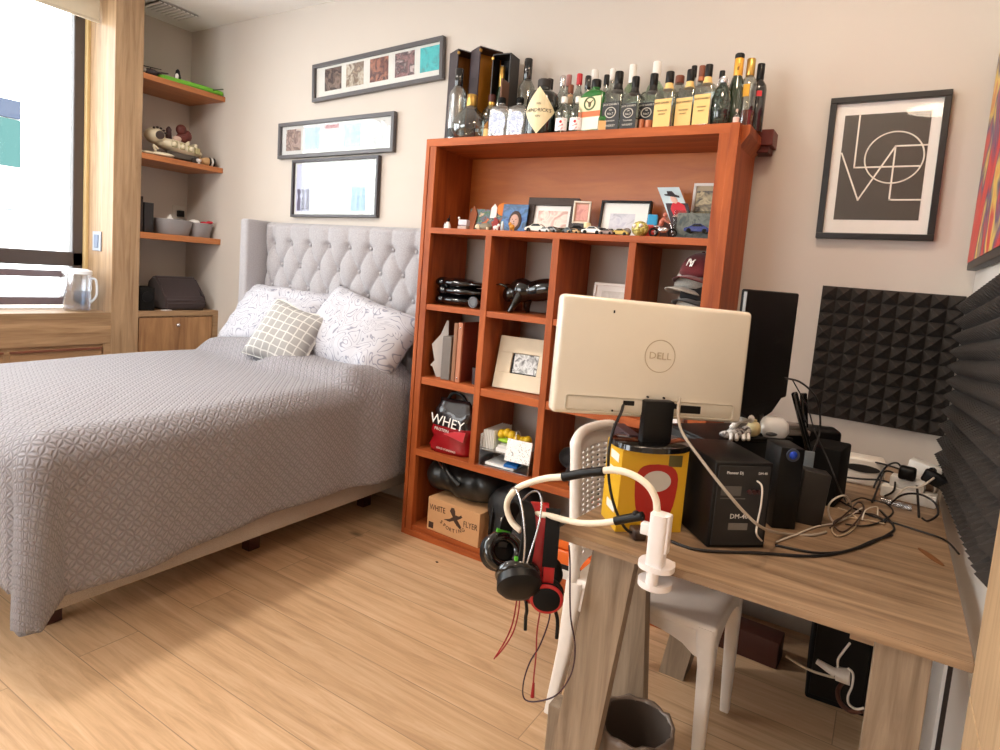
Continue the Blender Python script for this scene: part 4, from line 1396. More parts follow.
bm = NB(); ball(bm, (-.03, -.004, .016), (.014, .011, .012)); obj('head', bm, plain((222, 206, 176), .6), t, True)
for sx in (-.018, .03):
    for sy in (-.014, .014):
        bm = NB(); rod(bm, (sx, sy, 0), (sx, sy, .014), .006); obj('leg', bm, plain((222, 206, 176), .6), t, 40)
t = thing('figurine', 'pair of tiny white animals left of the blue portrait card', 'figurine', (on(496, 226, 2.40), 2.40, SZ))
bm = NB(); ball(bm, (0, 0, .014), (.015, .008, .008)); ball(bm, (.014, 0, .024), (.007, .006, .007)); rod(bm, (-.008, 0, 0), (-.008, 0, .012), .004); rod(bm, (.008, 0, 0), (.008, 0, .012), .004); obj('body', bm, M_WHITE, t, True)
bm = NB(); loft(bm, [(.034, 0, 0, .008, .007, 2), (.034, 0, .026, .006, .006, 2), (.034, 0, .042, .004, .004, 2)]); obj('companion', bm, plain((206, 218, 222), .4), t, True)
# blue portrait card with a small face photo
t = thing('portrait_card', 'blue card with a small face portrait on the open shelf', 'card', (on(514, 214, 2.55), 2.55, SZ), 0, None, (R(-9), 0, R(5)))
bm = NB(); bx(bm, (-.066, .066), (-.005, .004), (0, .14), .002); obj('card', bm, picture('blue_card', [(30, 60, 130), (70, 120, 180), (40, 80, 110), (90, 110, 170)], 16), t)
bm = NB(); ball(bm, (.006, -.006, .06), (.034, .004, .048)); obj('hair_print', bm, plain((70, 52, 44), .6), t, True)
bm = NB(); ball(bm, (.004, -.009, .058), (.023, .004, .033)); obj('face_print', bm, plain((206, 168, 152), .6), t, True)
bm = NB()
for s in (-1, 1):
    ball(bm, (.004 + s * .009, -.0128, .066), (.003, .001, .0018))
ball(bm, (.004, -.0125, .044), (.006, .001, .0016)); ball(bm, (.004, -.0135, .055), (.002, .001, .004))
obj('features_print', bm, plain((60, 36, 34), .6), t, True)
t = thing('figurine', 'small golden animal figure in front of the portrait card', 'figurine', (on(512, 226, 2.42), 2.42, SZ))
bm = NB(); ball(bm, (0, 0, .02), (.014, .010, .012)); ball(bm, (-.011, 0, .033), (.008, .007, .008)); rod(bm, (-.008, 0, 0), (-.008, 0, .016), .004); rod(bm, (.008, 0, 0), (.008, 0, .016), .004); obj('body', bm, plain((206, 140, 40), .35), t, True)
photo_frame('framed_photo', 'dark carved frame with a pale family photo', 'frame', on(525, 214, 2.57), on(574, 214, 2.57), SZ, 1.705, 2.60, .036, plain((62, 46, 38), .6, bump=.5, scale=90), M_WHITEP, picture('pink_photo', [(226, 196, 186), (240, 226, 214), (206, 160, 150), (216, 200, 180)], 16), 9, 4, th=.022, picbox=(.22, .80, .06, .66))
photo_frame('framed_photo', 'small white frame with a pink portrait', 'frame', on(571, 212, 2.53), on(587, 212, 2.53), SZ + .055, 1.685, 2.56, .008, plain((232, 222, 206), .4), plain((196, 150, 130), .5), picture('pink_portrait', [(206, 140, 136), (226, 170, 160), (190, 110, 110)], 22), 8, 14, picbox=(.2, .84, .16, .84))
bm = NB(); bx(bm, (-.03, .035), (-.03, .02), (0, .055), .003)
solo('small_box', bm, plain((60, 54, 54), .6), 'dark little box under the small white frame', 'box', None, None, (on(580, 222, 2.54), 2.555, SZ))
photo_frame('framed_photo', 'black edged frame with a large white mount and grey picture', 'frame', on(597, 214, 2.56), on(647, 214, 2.56), SZ, 1.695, 2.60, .010, M_BLACK, plain((238, 238, 234), .4), picture('grey_print', [(190, 190, 206), (214, 214, 222), (170, 172, 186)], 20), 9, 2, th=.024, picbox=(.2, .7, .2, .66))
photo_frame('instant_photo', 'white bordered instant photo at the right end of the open shelf', 'photo', on(690, 200, 2.60), on(722, 200, 2.60), SZ + .03, 1.775, 2.62, .012, M_WHITE, plain((176, 160, 132), .5), picture('street_photo', [(120, 110, 96), (206, 190, 150), (90, 84, 76), (170, 160, 140)], 18), 6, 0, th=.006, picbox=(.12, .88, .2, .85))
t = thing('photo', 'bent snapshot of a child in a red shirt and dark hat', 'photo', (on(677, 205, 2.55), 2.55, SZ + .07), 0, None, (R(-14), 0, R(-4)))
bm = NB(); bx(bm, (-.047, .047), (-.001, .001), (0, .155), .0005); obj('print', bm, plain((196, 214, 220), .3), t)
bm = NB(); bx(bm, (-.047, .047), (-.0018, -.001), (0, .085)); obj('dark_ground_print', bm, plain((52, 40, 48), .3), t)
bm = NB(); prism(bm, [(-.028, .03), (.03, .03), (.03, .075), (.012, .09), (-.018, .085), (-.034, .06)], -.0024, -.0017); obj('red_shirt_print', bm, plain((196, 34, 50), .3), t)
bm = NB(); ball(bm, (-.004, -.002, .10), (.014, .001, .018)); obj('face_print', bm, plain((222, 176, 160), .3), t, True)
bm = NB(); prism(bm, [(-.034, .118), (.024, .108), (.026, .116), (.012, .122), (.006, .137), (-.016, .137), (-.02, .124), (-.034, .124)], -.0034, -.0022); obj('hat_print', bm, plain((36, 28, 34), .3), t)
bm = NB(); prism(bm, [(-.036, .028), (.02, .022), (.036, .036), (.0, .042)], -.003, -.0022); obj('arm_print', bm, plain((226, 190, 170), .3), t)
for c_ in t.children:
    for v in c_.data.vertices:
        v.co.x -= .34 * v.co.z + 1.6 * v.co.z ** 2 - .03
bx_ = NB(); bx(bx_, (-.03, .05), (-.01, .02), (0, .075), .003)
solo('small_box', bx_, plain((70, 42, 36), .6), 'brown little box that props up the child snapshot', 'box', None, None, (on(668, 222, 2.57), 2.575, SZ))

# model car in a clear display case
cx = on(693, 224, 2.45)
t = thing('display_case', 'clear display case holding a small blue model car', 'case', (cx, 2.46, SZ), R(4))
bm = NB(); bx(bm, (-.074, .074), (-.03, .03), (0, .006), .001); obj('base', bm, plain((90, 92, 92), .5), t)
bm = NB(); bx(bm, (-.072, .072), (-.028, .028), (.006, .108), .002); obj('cover', bm, glass('case_plastic', (220, 224, 222), .03, .02, .12), t)
bm = NB(); bx(bm, (-.07, .07), (.022, .026), (.008, .104)); obj('card_back', bm, picture('case_card', [(130, 134, 132), (160, 162, 156), (110, 116, 116), (90, 110, 120)], 24), t)


def toy_car(label, loc, rz, L, body, name='toy_car', group='toy cars on the open shelf', dark=M_BLACK):
    t = thing(name, label, 'toy car', loc, R(rz), group)
    s = L * 1.22
    prof = [(-.5, .06), (-.5, .17), (-.44, .21), (-.26, .235), (-.12, .36), (.14, .37), (.30, .25), (.46, .21), (.5, .15), (.5, .06)]
    bm = NB(); prism(bm, [(a * s, b * s) for a, b in prof], -.2 * s, .2 * s); bmesh.ops.bevel(bm, geom=list(bm.edges), offset=.02 * s, segments=2, affect='EDGES'); obj('body', bm, body, t, 40)
    bm = NB(); prism(bm, [(a * s, b * s) for a, b in [(-.22, .25), (-.11, .34), (.13, .35), (.25, .26)]], -.205 * s, .205 * s); obj('windows', bm, dark, t)
    for wx in (-.3, .3):
        for wy in (-.19, .19):
            bm = NB(); rod(bm, (wx * s, (wy - .03) * s, .09 * s), (wx * s, (wy + .03) * s, .09 * s), .09 * s, seg=16); obj('wheel', bm, M_BLACKM, t, 40)
    return t


toy_car('blue model car inside the display case', (cx + .018, 2.455, SZ + .024), 4, .08, plain((60, 74, 170), .2, coat=.6), 'model_car', None)
toy_car('long cream toy car in front of the carved frame', (on(537, 228, 2.42), 2.42, SZ), 6, .085, plain((226, 216, 200), .3))
toy_car('grey flat toy car just right of the cream one', (on(552, 230, 2.41), 2.41, SZ), -12, .06, plain((120, 116, 112), .3))
toy_car('dark green toy car at the corner of the carved frame', (on(563, 229, 2.43), 2.43, SZ), 30, .05, plain((80, 84, 60), .3))
toy_car('dark grey toy car in the pile, largest', (on(577, 227, 2.45), 2.45, SZ), 20, .085, plain((64, 64, 66), .3))
toy_car('white toy car at the shelf edge in front of the dark pile', (on(592, 232, 2.395), 2.395, SZ), 8, .07, plain((240, 236, 228), .3))
toy_car('black toy car behind the white one', (on(598, 225, 2.46), 2.46, SZ), -15, .08, plain((40, 38, 40), .3))
toy_car('white topped toy car in front of the black edged frame', (on(611, 226, 2.46), 2.46, SZ), 10, .07, plain((222, 220, 214), .3))
toy_car('brass coloured toy car near the yellow ball toy', (on(620, 233, 2.40), 2.40, SZ), 5, .06, plain((150, 120, 50), .3, metal=.5))
for k, (px, y, rz, L, c, lb) in enumerate(((569, 2.40, -25, .055, (50, 52, 50), 'small dark toy car left of the largest dark one'), (584, 2.42, 35, .06, (36, 34, 36), 'black toy car just right of the largest dark one'), (603, 2.42, 15, .065, (70, 66, 66), 'grey toy car behind the small brown one'), (574, 2.39, 0, .045, (190, 150, 90), 'tiny tan toy car at the shelf edge'), (545, 2.40, -8, .05, (206, 206, 200), 'tiny pale toy car in front of the long cream one'))):
    toy_car(lb, (on(px, 230, y), y, SZ), rz, L, plain(c, .3))
toy_car('small brown toy car at the shelf edge', (on(607, 233, 2.385), 2.385, SZ), -5, .05, plain((136, 108, 96), .35))
bm = NB(); loft(bm, [(0, 0, 0, .014, .014, 2), (0, 0, .03, .016, .016, 2), (0, 0, .034, .012, .012, 2)])
solo('candle', bm, plain((238, 220, 170), .5), 'short cream candle beside the small white frame', 'candle', None, 50, (on(588, 218, 2.50), 2.5, SZ + .022))
bm = NB(); bx(bm, (-.02, .02), (-.02, .02), (0, .022), .003); solo('small_box', bm, plain((96, 40, 34), .5), 'tiny dark red block under the candle', 'box', None, None, (on(588, 222, 2.50), 2.5, SZ))
# blue and white cube toy, yellow ball toy, red toy, motorcycle
t = thing('cube_toy', 'blue and white block toy beside the black edged frame', 'toy', (on(653, 218, 2.52), 2.52, SZ), R(15))
bm = NB(); bx(bm, (-.02, .02), (-.02, .02), (.05, .098), .004); obj('head', bm, plain((56, 160, 214), .3), t)
bm = NB(); bx(bm, (-.017, .017), (-.017, .017), (0, .05), .003); obj('body', bm, M_WHITE, t)
t = thing('ball_toy', 'round yellow patterned toy near the middle of the open shelf', 'toy', (on(640, 229, 2.42), 2.42, SZ))
bm = NB(); ball(bm, (0, 0, .031), (.034, .03, .031)); obj('body', bm, picture('yellow_pattern', [(206, 190, 80), (230, 220, 140), (120, 110, 40), (220, 200, 90)], 60), t, True)
bm = NB(); ball(bm, (-.014, -.026, .04), .008); ball(bm, (.012, -.027, .042), .008); obj('eyes', bm, M_WHITE, t, True)
bm = NB(); bx(bm, (-.025, .025), (-.018, .018), (0, .052), .006)
solo('toy_block', bm, plain((190, 44, 36), .35), 'red plastic toy behind the yellow ball toy', 'toy', None, None, (on(649, 226, 2.47), 2.465, SZ), (0, 0, R(20)))
t = thing('toy_motorcycle', 'small toy motorcycle with a rider beside the display case', 'toy', (on(663, 230, 2.42), 2.42, SZ), R(12))
for wx in (-.036, .036):
    bm = NB(); ring(bm, (wx, 0, .019), .0145, .0045, RX(90), 22, 8); obj('wheel', bm, M_BLACKM, t, True)
bm = NB(); ball(bm, (0, 0, .03), (.022, .008, .012)); tube(bm, [(.036, 0, .019), (.028, 0, .05), (.02, 0, .056)], .0025); tube(bm, [(-.036, 0, .019), (-.01, 0, .026), (.0, 0, .03)], .003); ball(bm, (-.022, 0, .042), (.018, .008, .005)); obj('frame', bm, M_SILVER, t, True)
bm = NB(); loft(bm, [(-.012, 0, .044, .009, .009, 2), (-.006, 0, .066, .011, .010, 2), (0, 0, .078, .006, .006, 2)]); tube(bm, [(-.002, .008, .07), (.012, .008, .062), (.022, .006, .056)], .0035); tube(bm, [(-.002, -.008, .07), (.012, -.008, .062), (.022, -.006, .056)], .0035); ball(bm, (.003, 0, .088), .009); obj('rider', bm, plain((190, 110, 90), .5), t, True)
bm = NB(); ball(bm, (0, 0, .016), (.018, .014, .016))
solo('stone', bm, plain((130, 122, 116), .7, bump=.4), 'small grey round stone left of the yellow ball toy', 'stone', None, True, (on(627, 231, 2.41), 2.41, SZ))

# ------------------------------------------------------------------ in the lower bays
def soften(o, vox, it=6, amp=0.0):
    m = o.modifiers.new('merge', 'REMESH'); m.mode = 'VOXEL'; m.voxel_size = vox; m.use_smooth_shade = True
    m = o.modifiers.new('soft', 'SMOOTH'); m.factor = 0.6; m.iterations = it
    return o


Z_B, Z_C, Z_D, Z_F = 1.165, 0.809, 0.449, 0.055
# shiny black folded bundle in the first bay
t = thing('black_bundle', 'shiny black lumpy bundle stacked in the upper left bay', 'bundle', (-1.77, 2.50, Z_B))
for k, (z, dx) in enumerate(((.027, 0), (.072, .008), (.11, -.004))):
    bm = NB(); ball(bm, (-.03 + dx, -.01, z), (.115, .075, .028)); ball(bm, (-.115 + dx, -.03, z), (.04, .045, .027)); ball(bm, (.06, .01, z), (.075, .07, .026 - .005 * k)); soften(obj('fold', bm, M_BLACKG, t, True), .006, 4)
bm = NB(); rod(bm, (.10, -.07, .03), (.10, -.085, .03), .026, seg=20); ring(bm, (.10, -.086, .03), .019, .0025, RX(90), 20, 6); obj('emblem', bm, plain((110, 110, 112), .25, metal=.7), t, 40)
# black glossy animal sculpture in the second bay
t = thing('bull_sculpture', 'glossy black animal sculpture in the upper bay second from left', 'sculpture', (-1.41, 2.53, Z_B))
bm = NB()
ball(bm, (.04, 0, .115), (.115, .062, .052), RY(-14)); ball(bm, (-.055, -.02, .105), (.062, .052, .058)); ball(bm, (-.105, -.045, .085), (.036, .03, .042), RY(25)); ball(bm, (.12, .0, .10), (.05, .05, .06))
soften(obj('body', bm, M_BLACKG, t, True), .006, 8)
for a, b_, c in (((-.05, -.045, .09), (-.062, -.07, .04), (-.078, -.085, .0)), ((-.04, .03, .09), (-.05, .03, .04), (-.045, .03, .0)), ((.12, -.03, .09), (.13, -.035, .04), (.12, -.035, .0)), ((.12, .03, .09), (.13, .035, .04), (.125, .035, .0))):
    bm = NB(); tube(bm, [a, b_, c], .02, 10, rad=lambda q: .026 - .016 * q); obj('leg', bm, M_BLACKG, t, True)
for s in (-1, 1):
    bm = NB(); tube(bm, [(-.11, -.05 + s * .018, .115), (-.13, -.055 + s * .03, .125), (-.155, -.06 + s * .03, .122)], .008, 8, rad=lambda q: .008 - .006 * q); obj('horn', bm, M_BLACKG, t, True)
# white box standing behind the monitor in the third bay
t = photo_frame('framed_photo', 'white frame mostly hidden behind the top edge of the monitor', 'frame', -1.13, -0.945, Z_B, 1.335, 2.56, .012, M_WHITE, M_WHITEP, picture('pale_print', [(230, 228, 220), (210, 206, 198), (240, 236, 226)], 14), 6, 0)
# stack of caps in the fourth bay
capspec = [('blue grey cap at the bottom of the cap stack', (150, 156, 170)), ('pale beige cap second from the bottom of the stack', (196, 190, 180)), ('black cap in the middle of the cap stack', (24, 20, 22)), ('light grey cap second from the top of the stack', (170, 164, 156)), ('maroon cap with white monogram on top of the stack', (96, 18, 26))]
CAPX, CAPY = -0.655, 2.50
for k, (lb, c) in enumerate(capspec):
    t = thing('cap', lb, 'cap', (CAPX + .012 * ((k * 7) % 3 - 1), CAPY, Z_B + .045 + k * .044), R(-22 + 6 * ((k * 5) % 3 - 1)), 'caps stacked in the bookcase')
    mcap = fabric('cap_%d' % k, c, 200, .2)
    bm = NB(); n1, n2 = 22, 8
    rows = []
    for j in range(n2 + 1):
        a = math.pi / 2 * j / n2
        rows.append([bm.verts.new((.082 * math.cos(a) * math.cos(2 * math.pi * i / n1), .092 * math.cos(a) * math.sin(2 * math.pi * i / n1), .098 * math.sin(a) ** .85)) for i in range(n1)])
    for j in range(n2):
        for i in range(n1):
            bm.faces.new((rows[j][i], rows[j][(i + 1) % n1], rows[j + 1][(i + 1) % n1], rows[j + 1][i]))
    bmesh.ops.remove_doubles(bm, verts=bm.verts, dist=1e-4)
    o = obj('crown', bm, mcap, t, True); o.modifiers.new('thickness', 'SOLIDIFY').thickness = .003
    bm = NB(); g = {}
    for i in range(15):
        for j in range(6):
            u, v = -1 + 2 * i / 14, j / 5
            rx = .076 + .004 * v
            yy = -math.sqrt(max(0, 1 - u * u)) * (.088 + v * .058) - .006
            g[i, j] = bm.verts.new((u * rx, yy, .006 - .026 * u * u - .008 * v))
    for i in range(14):
        for j in range(5):
            bm.faces.new((g[i, j], g[i + 1, j], g[i + 1, j + 1], g[i, j + 1]))
    o = obj('brim', bm, mcap, t, True); o.modifiers.new('thickness', 'SOLIDIFY').thickness = .003
    bm = NB(); ball(bm, (0, 0, .099), (.007, .007, .004)); obj('button', bm, mcap, t, True)
    if k == 4:
        for s, q, sc_ in (('N', 0, 1), ('Y', .004, 1.1)):
            bm = text_bm(s, .042 * sc_, T(q, -.0875, .052) @ RX(-24) @ RY(8)); obj('monogram', bm, M_WHITE, t)
# papers, folder, binder and wood panel in bay one, row C
bm = NB(); prism(bm, [(-.01, .16), (.03, .21), (.055, .28), (.065, .28), (.075, 0), (.02, .0), (.0, .05), (-.012, .055), (.008, .08)], 0, .006); solo('paper', bm, plain((206, 200, 196), .7), 'loose grey sheets leaning at the left of the folder bay', 'paper', None, None, (-1.885, 2.42, Z_C), (0, 0, R(35)))
bm = NB(); bx(bm, (0, .05), (0, .22), (0, .21), .004); solo('file_folder', bm, plain((112, 104, 98), .6, bump=.3), 'grey folder standing in front of the brown box file', 'folder', None, None, (-1.815, 2.395, Z_C), (0, 0, R(6)))
bm = NB(); bx(bm, (0, .022), (0, .24), (0, .28), .003); solo('box_file', bm, plain((136, 92, 62), .6), 'tan box file between the grey folder and the red-brown binder', 'folder', None, None, (-1.756, 2.40, Z_C))
t = thing('ring_binder', 'red-brown ring binder with two rivets in the folder bay', 'binder', (-1.728, 2.395, Z_C))
bm = NB(); bx(bm, (0, .026), (0, .012), (0, .285), .003); obj('spine', bm, plain((176, 112, 80), .5), t)
bm = NB(); bx(bm, (0, .004), (0.012, .26), (0, .285), .001); bx(bm, (.022, .026), (0.012, .26), (0, .285), .001); obj('covers', bm, plain((122, 50, 34), .5), t)
bm = NB(); bx(bm, (.005, .021), (.02, .25), (.008, .275)); obj('pages', bm, M_WHITEP, t)
for z in (.02, .26):
    bm = NB(); ball(bm, (.013, -.001, z), (.004, .002, .004)); obj('rivet', bm, M_SILVER, t, True)
t = thing('pencil_cup', 'small dark cup with red pencils in the folder bay', 'cup', (-1.63, 2.44, Z_C))
bm = NB(); lathe(bm, [(.022, 0), (.024, .002), (.026, .08), (.024, .08), (.021, .006), (.01, .005)], seg=18); obj('cup', bm, plain((60, 50, 52), .4), t, 40)
for k, (a, b_) in enumerate(((.006, .01), (-.008, .004), (.0, -.01))):
    bm = NB(); rod(bm, (a * .3, b_ * .3, .008), (a * 1.6, b_ * 1.6, .13 + .012 * k), .0035, seg=6); obj('pencil', bm, plain(((170, 40, 36), (200, 196, 190), (150, 36, 40))[k], .4), t)
# cream wide photo frame in bay two, row C
photo_frame('framed_photo', 'wide cream frame with a small black and white photo', 'frame', -1.545, -1.262, Z_C, 1.055, 2.47, .075, plain((226, 212, 184), .5), M_BLACK, picture('bw_photo', [(40, 42, 44), (170, 172, 172), (230, 232, 232), (110, 112, 112)], 30), 14, 6, th=.02, picbox=(.30, .72, .33, .69))
# bag of protein powder in bay one, row D
t = thing('powder_bag', 'red and black pouch of whey powder', 'bag', (-1.755, 2.46, Z_D), R(6))
bm = NB()
def pouch(z):
    return .105 + .012 * math.sin(z * 18)
rings = []
for k in range(15):
    z = .262 * k / 14
    q = k / 14
    rings.append((.004 * math.sin(k * 2.1), .0, z, (.122 - .03 * max(0, q - .6) ** 1.0 * 2.5) * (0.93 + .07 * math.sin(k * 1.3)), .06 * (1 - q ** 3 * .82), 2.8 if k < 12 else 2.2))
loft(bm, rings, seg=30)
for f in bm.faces:
    f.material_index = 0 if f.calc_center_median().z < .13 else 1
bag = obj('pouch', bm, [plain((150, 16, 26), .25, coat=.4), plain((34, 26, 28), .22, coat=.5)], t, True)
for v in bag.data.vertices:
    nn = noise.noise(v.co * 22)
    v.co.y += .008 * nn
    v.co.x += .005 * noise.noise(v.co * 30 + Vector((3, 1, 2)))
bm = text_bm('WHEY', .066, T(-.004, -.0685, .158) @ RX(-6) @ RY(6)); obj('lettering', bm, M_WHITE, t)
bm = text_bm('PROTEIN', .020, T(-.03, -.0705, .118) @ RY(6)); obj('lettering', bm, M_WHITE, t)
bm = text_bm('GOLD STANDARD', .013, T(.0, -.0685, .024) @ RY(4)); obj('lettering', bm, M_WHITE, t)
bm = NB(); prism(bm, [(-.02, .10), (.09, .075), (.1, .125), (.04, .12)], -.068, -.064); obj('flash_print', bm, plain((206, 60, 70), .3), t)
bm = NB(); tube(bm, [(-.05, 0, .25), (-.02, 0, .29), (.03, 0, .285), (.07, 0, .24), (.08, 0, .2)], .008, 8); obj('handle', bm, M_BLACK, t, True)
bm = NB(); bx(bm, (-.022, .022), (-.03, .03), (0, .20), .008); solo('carton', bm, plain((226, 214, 196), .5), 'narrow white carton at the right of the whey pouch', 'carton', None, 40, (-1.618, 2.50, Z_D))
# white acrylic organiser tray in bay two, row D
t = thing('desk_tray', 'white two level paper tray in the bookcase', 'tray', (-1.425, 2.49, Z_D), R(3))
bm = NB()
for z in (0, .075):
    bx(bm, (-.128, .128), (-.10, .12), (z, z + .004), .001)
bx(bm, (-.13, -.126), (-.1, .12), (0, .15), .001); bx(bm, (.126, .13), (-.1, .12), (0, .11), .001)
obj('tray', bm, glass('white_acrylic', (226, 228, 230), .35, .2), t)
bm = NB()
for k in range(9):
    bx(bm, (-.125 + k * .006, -.1215 + k * .006), (-.08 + .004 * (k % 3), .1), (.08, .165 - .004 * (k % 2)))
obj('paper_edges', bm, M_WHITEP, t)
for k, (x0, x1, z0, z1, ry) in enumerate(((-.05, .06, .08, .098, 3), (-.04, .05, .098, .112, -2), (-.1, .05, .006, .018, 2))):
    bm = NB(); bx(bm, (x0, x1), (-.09, .08), (z0, z1), .001, RY(ry * .3))
    o = solo('notebook', bm, plain(((232, 230, 226), (214, 212, 208), (236, 236, 234))[k], .6), ('white notebook in the upper tray level', 'light grey notebook topmost in the tray', 'white pad on the lower tray level')[k], 'notebook', 'notebooks in the paper tray')
    o.location = (-1.425, 2.49, Z_D); o.rotation_euler = (0, 0, R(3))
bm = NB(); bx(bm, (-.03, .035), (-.07, 0), (0, .012), .002); solo('card_pack', bm, plain((24, 110, 190), .4), 'bright blue pack on the lower level of the paper tray', 'pack', None, None, (-1.40, 2.46, Z_D + .02), (0, 0, R(12)))
bm = NB(); bx(bm, (-.062, .062), (-.004, .004), (0, .10), .001); solo('patterned_box', bm, picture('dotted_card', [(40, 40, 42), (236, 234, 230), (240, 238, 236), (236, 234, 230)], 130), 'black and white dotted card leaning on the paper tray', 'card', None, None, (-1.345, 2.383, Z_D + .055), (R(-12), 0, R(4)))
t = thing('soft_toy', 'yellow and green soft toy on top of the paper tray', 'toy', (-1.415, 2.46, Z_D + .115), R(8))
bm = NB()
for k in range(6):
    ball(bm, (-.06 + k * .026, .004 * math.sin(k * 2), .03 + .012 * math.sin(k * 1.1 + .4)), (.021, .026, .022))
obj('body', bm, plain((214, 176, 24), .45), t, True)
bm = NB(); ball(bm, (-.03, -.012, .01), (.045, .02, .011)); ball(bm, (.015, -.01, .013), (.03, .02, .013)); obj('leaves', bm, plain((150, 190, 40), .5), t, True)
bm = NB(); ring(bm, (.022, 0, .034), .027, .002, RY(80), 22, 6); obj('string', bm, M_WHITE, t, True)
# dark jar and bits in bay three, row D
t = thing('glass_jar', 'clear glass jar with dark lid in the lower bay beside the chair', 'jar', (-0.985, 2.44, Z_D))
bm = NB(); loft(bm, [(0, 0, 0, .05, .05, 2), (0, 0, .02, .062, .062, 2), (0, 0, .07, .064, .064, 2), (0, 0, .1, .045, .045, 2)], seg=28); obj('jar', bm, glass('jar_glass', (214, 220, 222), .3, .05), t, True)
bm = NB(); lathe(bm, [(.046, .1), (.048, .102), (.048, .115), (.02, .118)], seg=24); obj('lid', bm, M_BLACK, t, 40)
t = thing('headset', 'black headset lying on the lower shelf in front of the glass jar', 'headset', (-1.02, 2.40, Z_D))
bm = NB(); ring(bm, (0, 0, .022), .062, .009, RX(8), 30, 8, 0, math.pi * 1.3, sx=1, sy=.55); obj('headband', bm, M_BLACK, t, True)
bm = NB(); ball(bm, (.055, -.01, .02), (.03, .022, .022)); obj('ear_pad', bm, M_BLACKM, t, True)
bm = NB(); bx(bm, (.0, .05), (-.045, -.03), (.008, .022), .003); obj('plate', bm, plain((150, 150, 152), .4), t)
bm = NB()
for k in range(7):
    ball(bm, (-.09 + .03 * k, .05 * math.sin(k * 2.2), .05 + .03 * math.cos(k * 1.7)), (.055, .045, .05))
soften(solo('jacket', bm, fabric('dark_cloth', (50, 52, 54), 120, .4), 'crumpled dark cloth at the back of the lower third bay', 'cloth', None, True, (-1.08, 2.56, Z_D + .002)), .01)
bm = NB(); bx(bm, (-.05, .05), (-.03, .03), (0, .10), .003); solo('carton', bm, plain((238, 236, 232), .5), 'white carton in the right bay below the monitor edge', 'carton', None, None, (-0.70, 2.44, Z_C))
# bottom compartment
t = thing('carton', 'brown clay target carton lettered in dark print under the black bag', 'carton', (-1.672, 2.385, Z_F), R(-3))
M_KRAFT = plain((206, 158, 112), .7, var=.04)
bm = NB(); bx(bm, (-.16, .16), (0, .22), (0, .165), .003); obj('box', bm, M_KRAFT, t)
INK = plain((66, 44, 32), .7)
bm = text_bm('WHITE', .040, T(-.098, -.0008, .118) @ RY(-2), sx=.8); obj('lettering', bm, INK, t)
bm = text_bm('FLYER', .040, T(.108, -.0008, .092) @ RY(-2), sx=.8); obj('lettering', bm, INK, t)
for k, chx in enumerate('SPORTING'):
    a = (k - 3.5) / 3.5
    bm = text_bm(chx, .026, T(a * .068, -.0008, .038 + .022 * a * a) @ RY(-a * 36)); obj('lettering', bm, INK, t)
bm = NB()
prism(bm, [(-.055, .078), (-.02, .09), (.0, .105), (-.02, .13), (-.012, .148), (.004, .15), (.012, .136), (.014, .118), (.036, .118), (.05, .128), (.058, .118), (.04, .105), (.028, .098), (.055, .07), (.05, .058), (.026, .07), (.006, .088), (-.018, .076)], -.0009, .0)
obj('bird_print', bm, INK, t)
bm = NB(); bx(bm, (-.148, -.118), (-.0009, 0), (.012, .042)); obj('stamp_print', bm, INK, t)
t = thing('duffel_bag', 'black leather duffel bag with a hanging strap, above the carton', 'bag', (-1.70, 2.52, Z_F + .167))
bm = NB()
for k in range(5):
    ball(bm, (-.12 + .065 * k, .0, .09 + .006 * math.sin(k * 2)), (.095, .12, .088), u=24, v=14)
bg = soften(obj('body', bm, plain((30, 32, 32), .3, bump=.2), t, True), .01, 8)
for v in bg.data.vertices:
    v.co.z += .012 * noise.noise(v.co * 14)
    v.co.y += .014 * noise.noise(v.co * 11 + Vector((5, 2, 1)))
    v.co.z = max(v.co.z, .0)
bm = NB(); tube(bm, [(-.09, -.075, .165), (-.05, -.11, .15), (.0, -.13, .125), (.05, -.13, .10)], .012, 8); obj('strap', bm, plain((30, 32, 32), .4), t, True)
bm = NB(); tube(bm, [(-.16, -.05, .17), (-.11, -.09, .165), (-.07, -.11, .15)], .0035, 6); obj('zip_pull', bm, M_SILVER, t, True)
t = thing('backpack', 'dark backpack with green buckle standing right of the carton', 'bag', (-1.39, 2.47, Z_F))
bm = NB()
for k, (a, b_, c, d) in enumerate(((0, 0, .115, .115), (.03, .02, .24, .10), (-.03, .0, .20, .10), (.06, -.02, .09, .09))):
    ball(bm, (a, b_, c), (d, d, d * 1.0))
bpk = soften(obj('body', bm, plain((20, 20, 22), .6, bump=.2), t, True), .01, 10)
bm = NB(); tube(bm, [(-.06, -.085, .22), (-.05, -.11, .15), (-.055, -.105, .08), (-.05, -.085, .03)], .009, 8); obj('strap', bm, M_BLACK, t, True)
bm = NB(); bx(bm, (-.04, .005), (-.115, -.10), (.10, .125), .004, RY(12)); obj('buckle', bm, plain((30, 150, 70), .4), t, label='green plastic buckle')
bm = NB(); rod(bm, (.0, -.1, .16), (.0, -.1, .185), .005); rod(bm, (.05, -.1, .17), (.05, -.1, .185), .004); obj('toggles', bm, M_WHITE, t)
bm = NB()
for k in range(6):
    ball(bm, (-.09 + .04 * k, .02 * math.sin(k), .06), (.06, .06, .06))
soften(solo('cloth_heap', bm, plain((24, 22, 24), .8), 'dark cloth heap in the bottom compartment behind the headsets', 'cloth', None, True, (-1.17, 2.54, Z_F + .001)), .01)
t = thing('tool_case', 'orange plastic case in the bottom of the bookcase', 'case', (-1.005, 2.44, Z_F + .062), R(2))
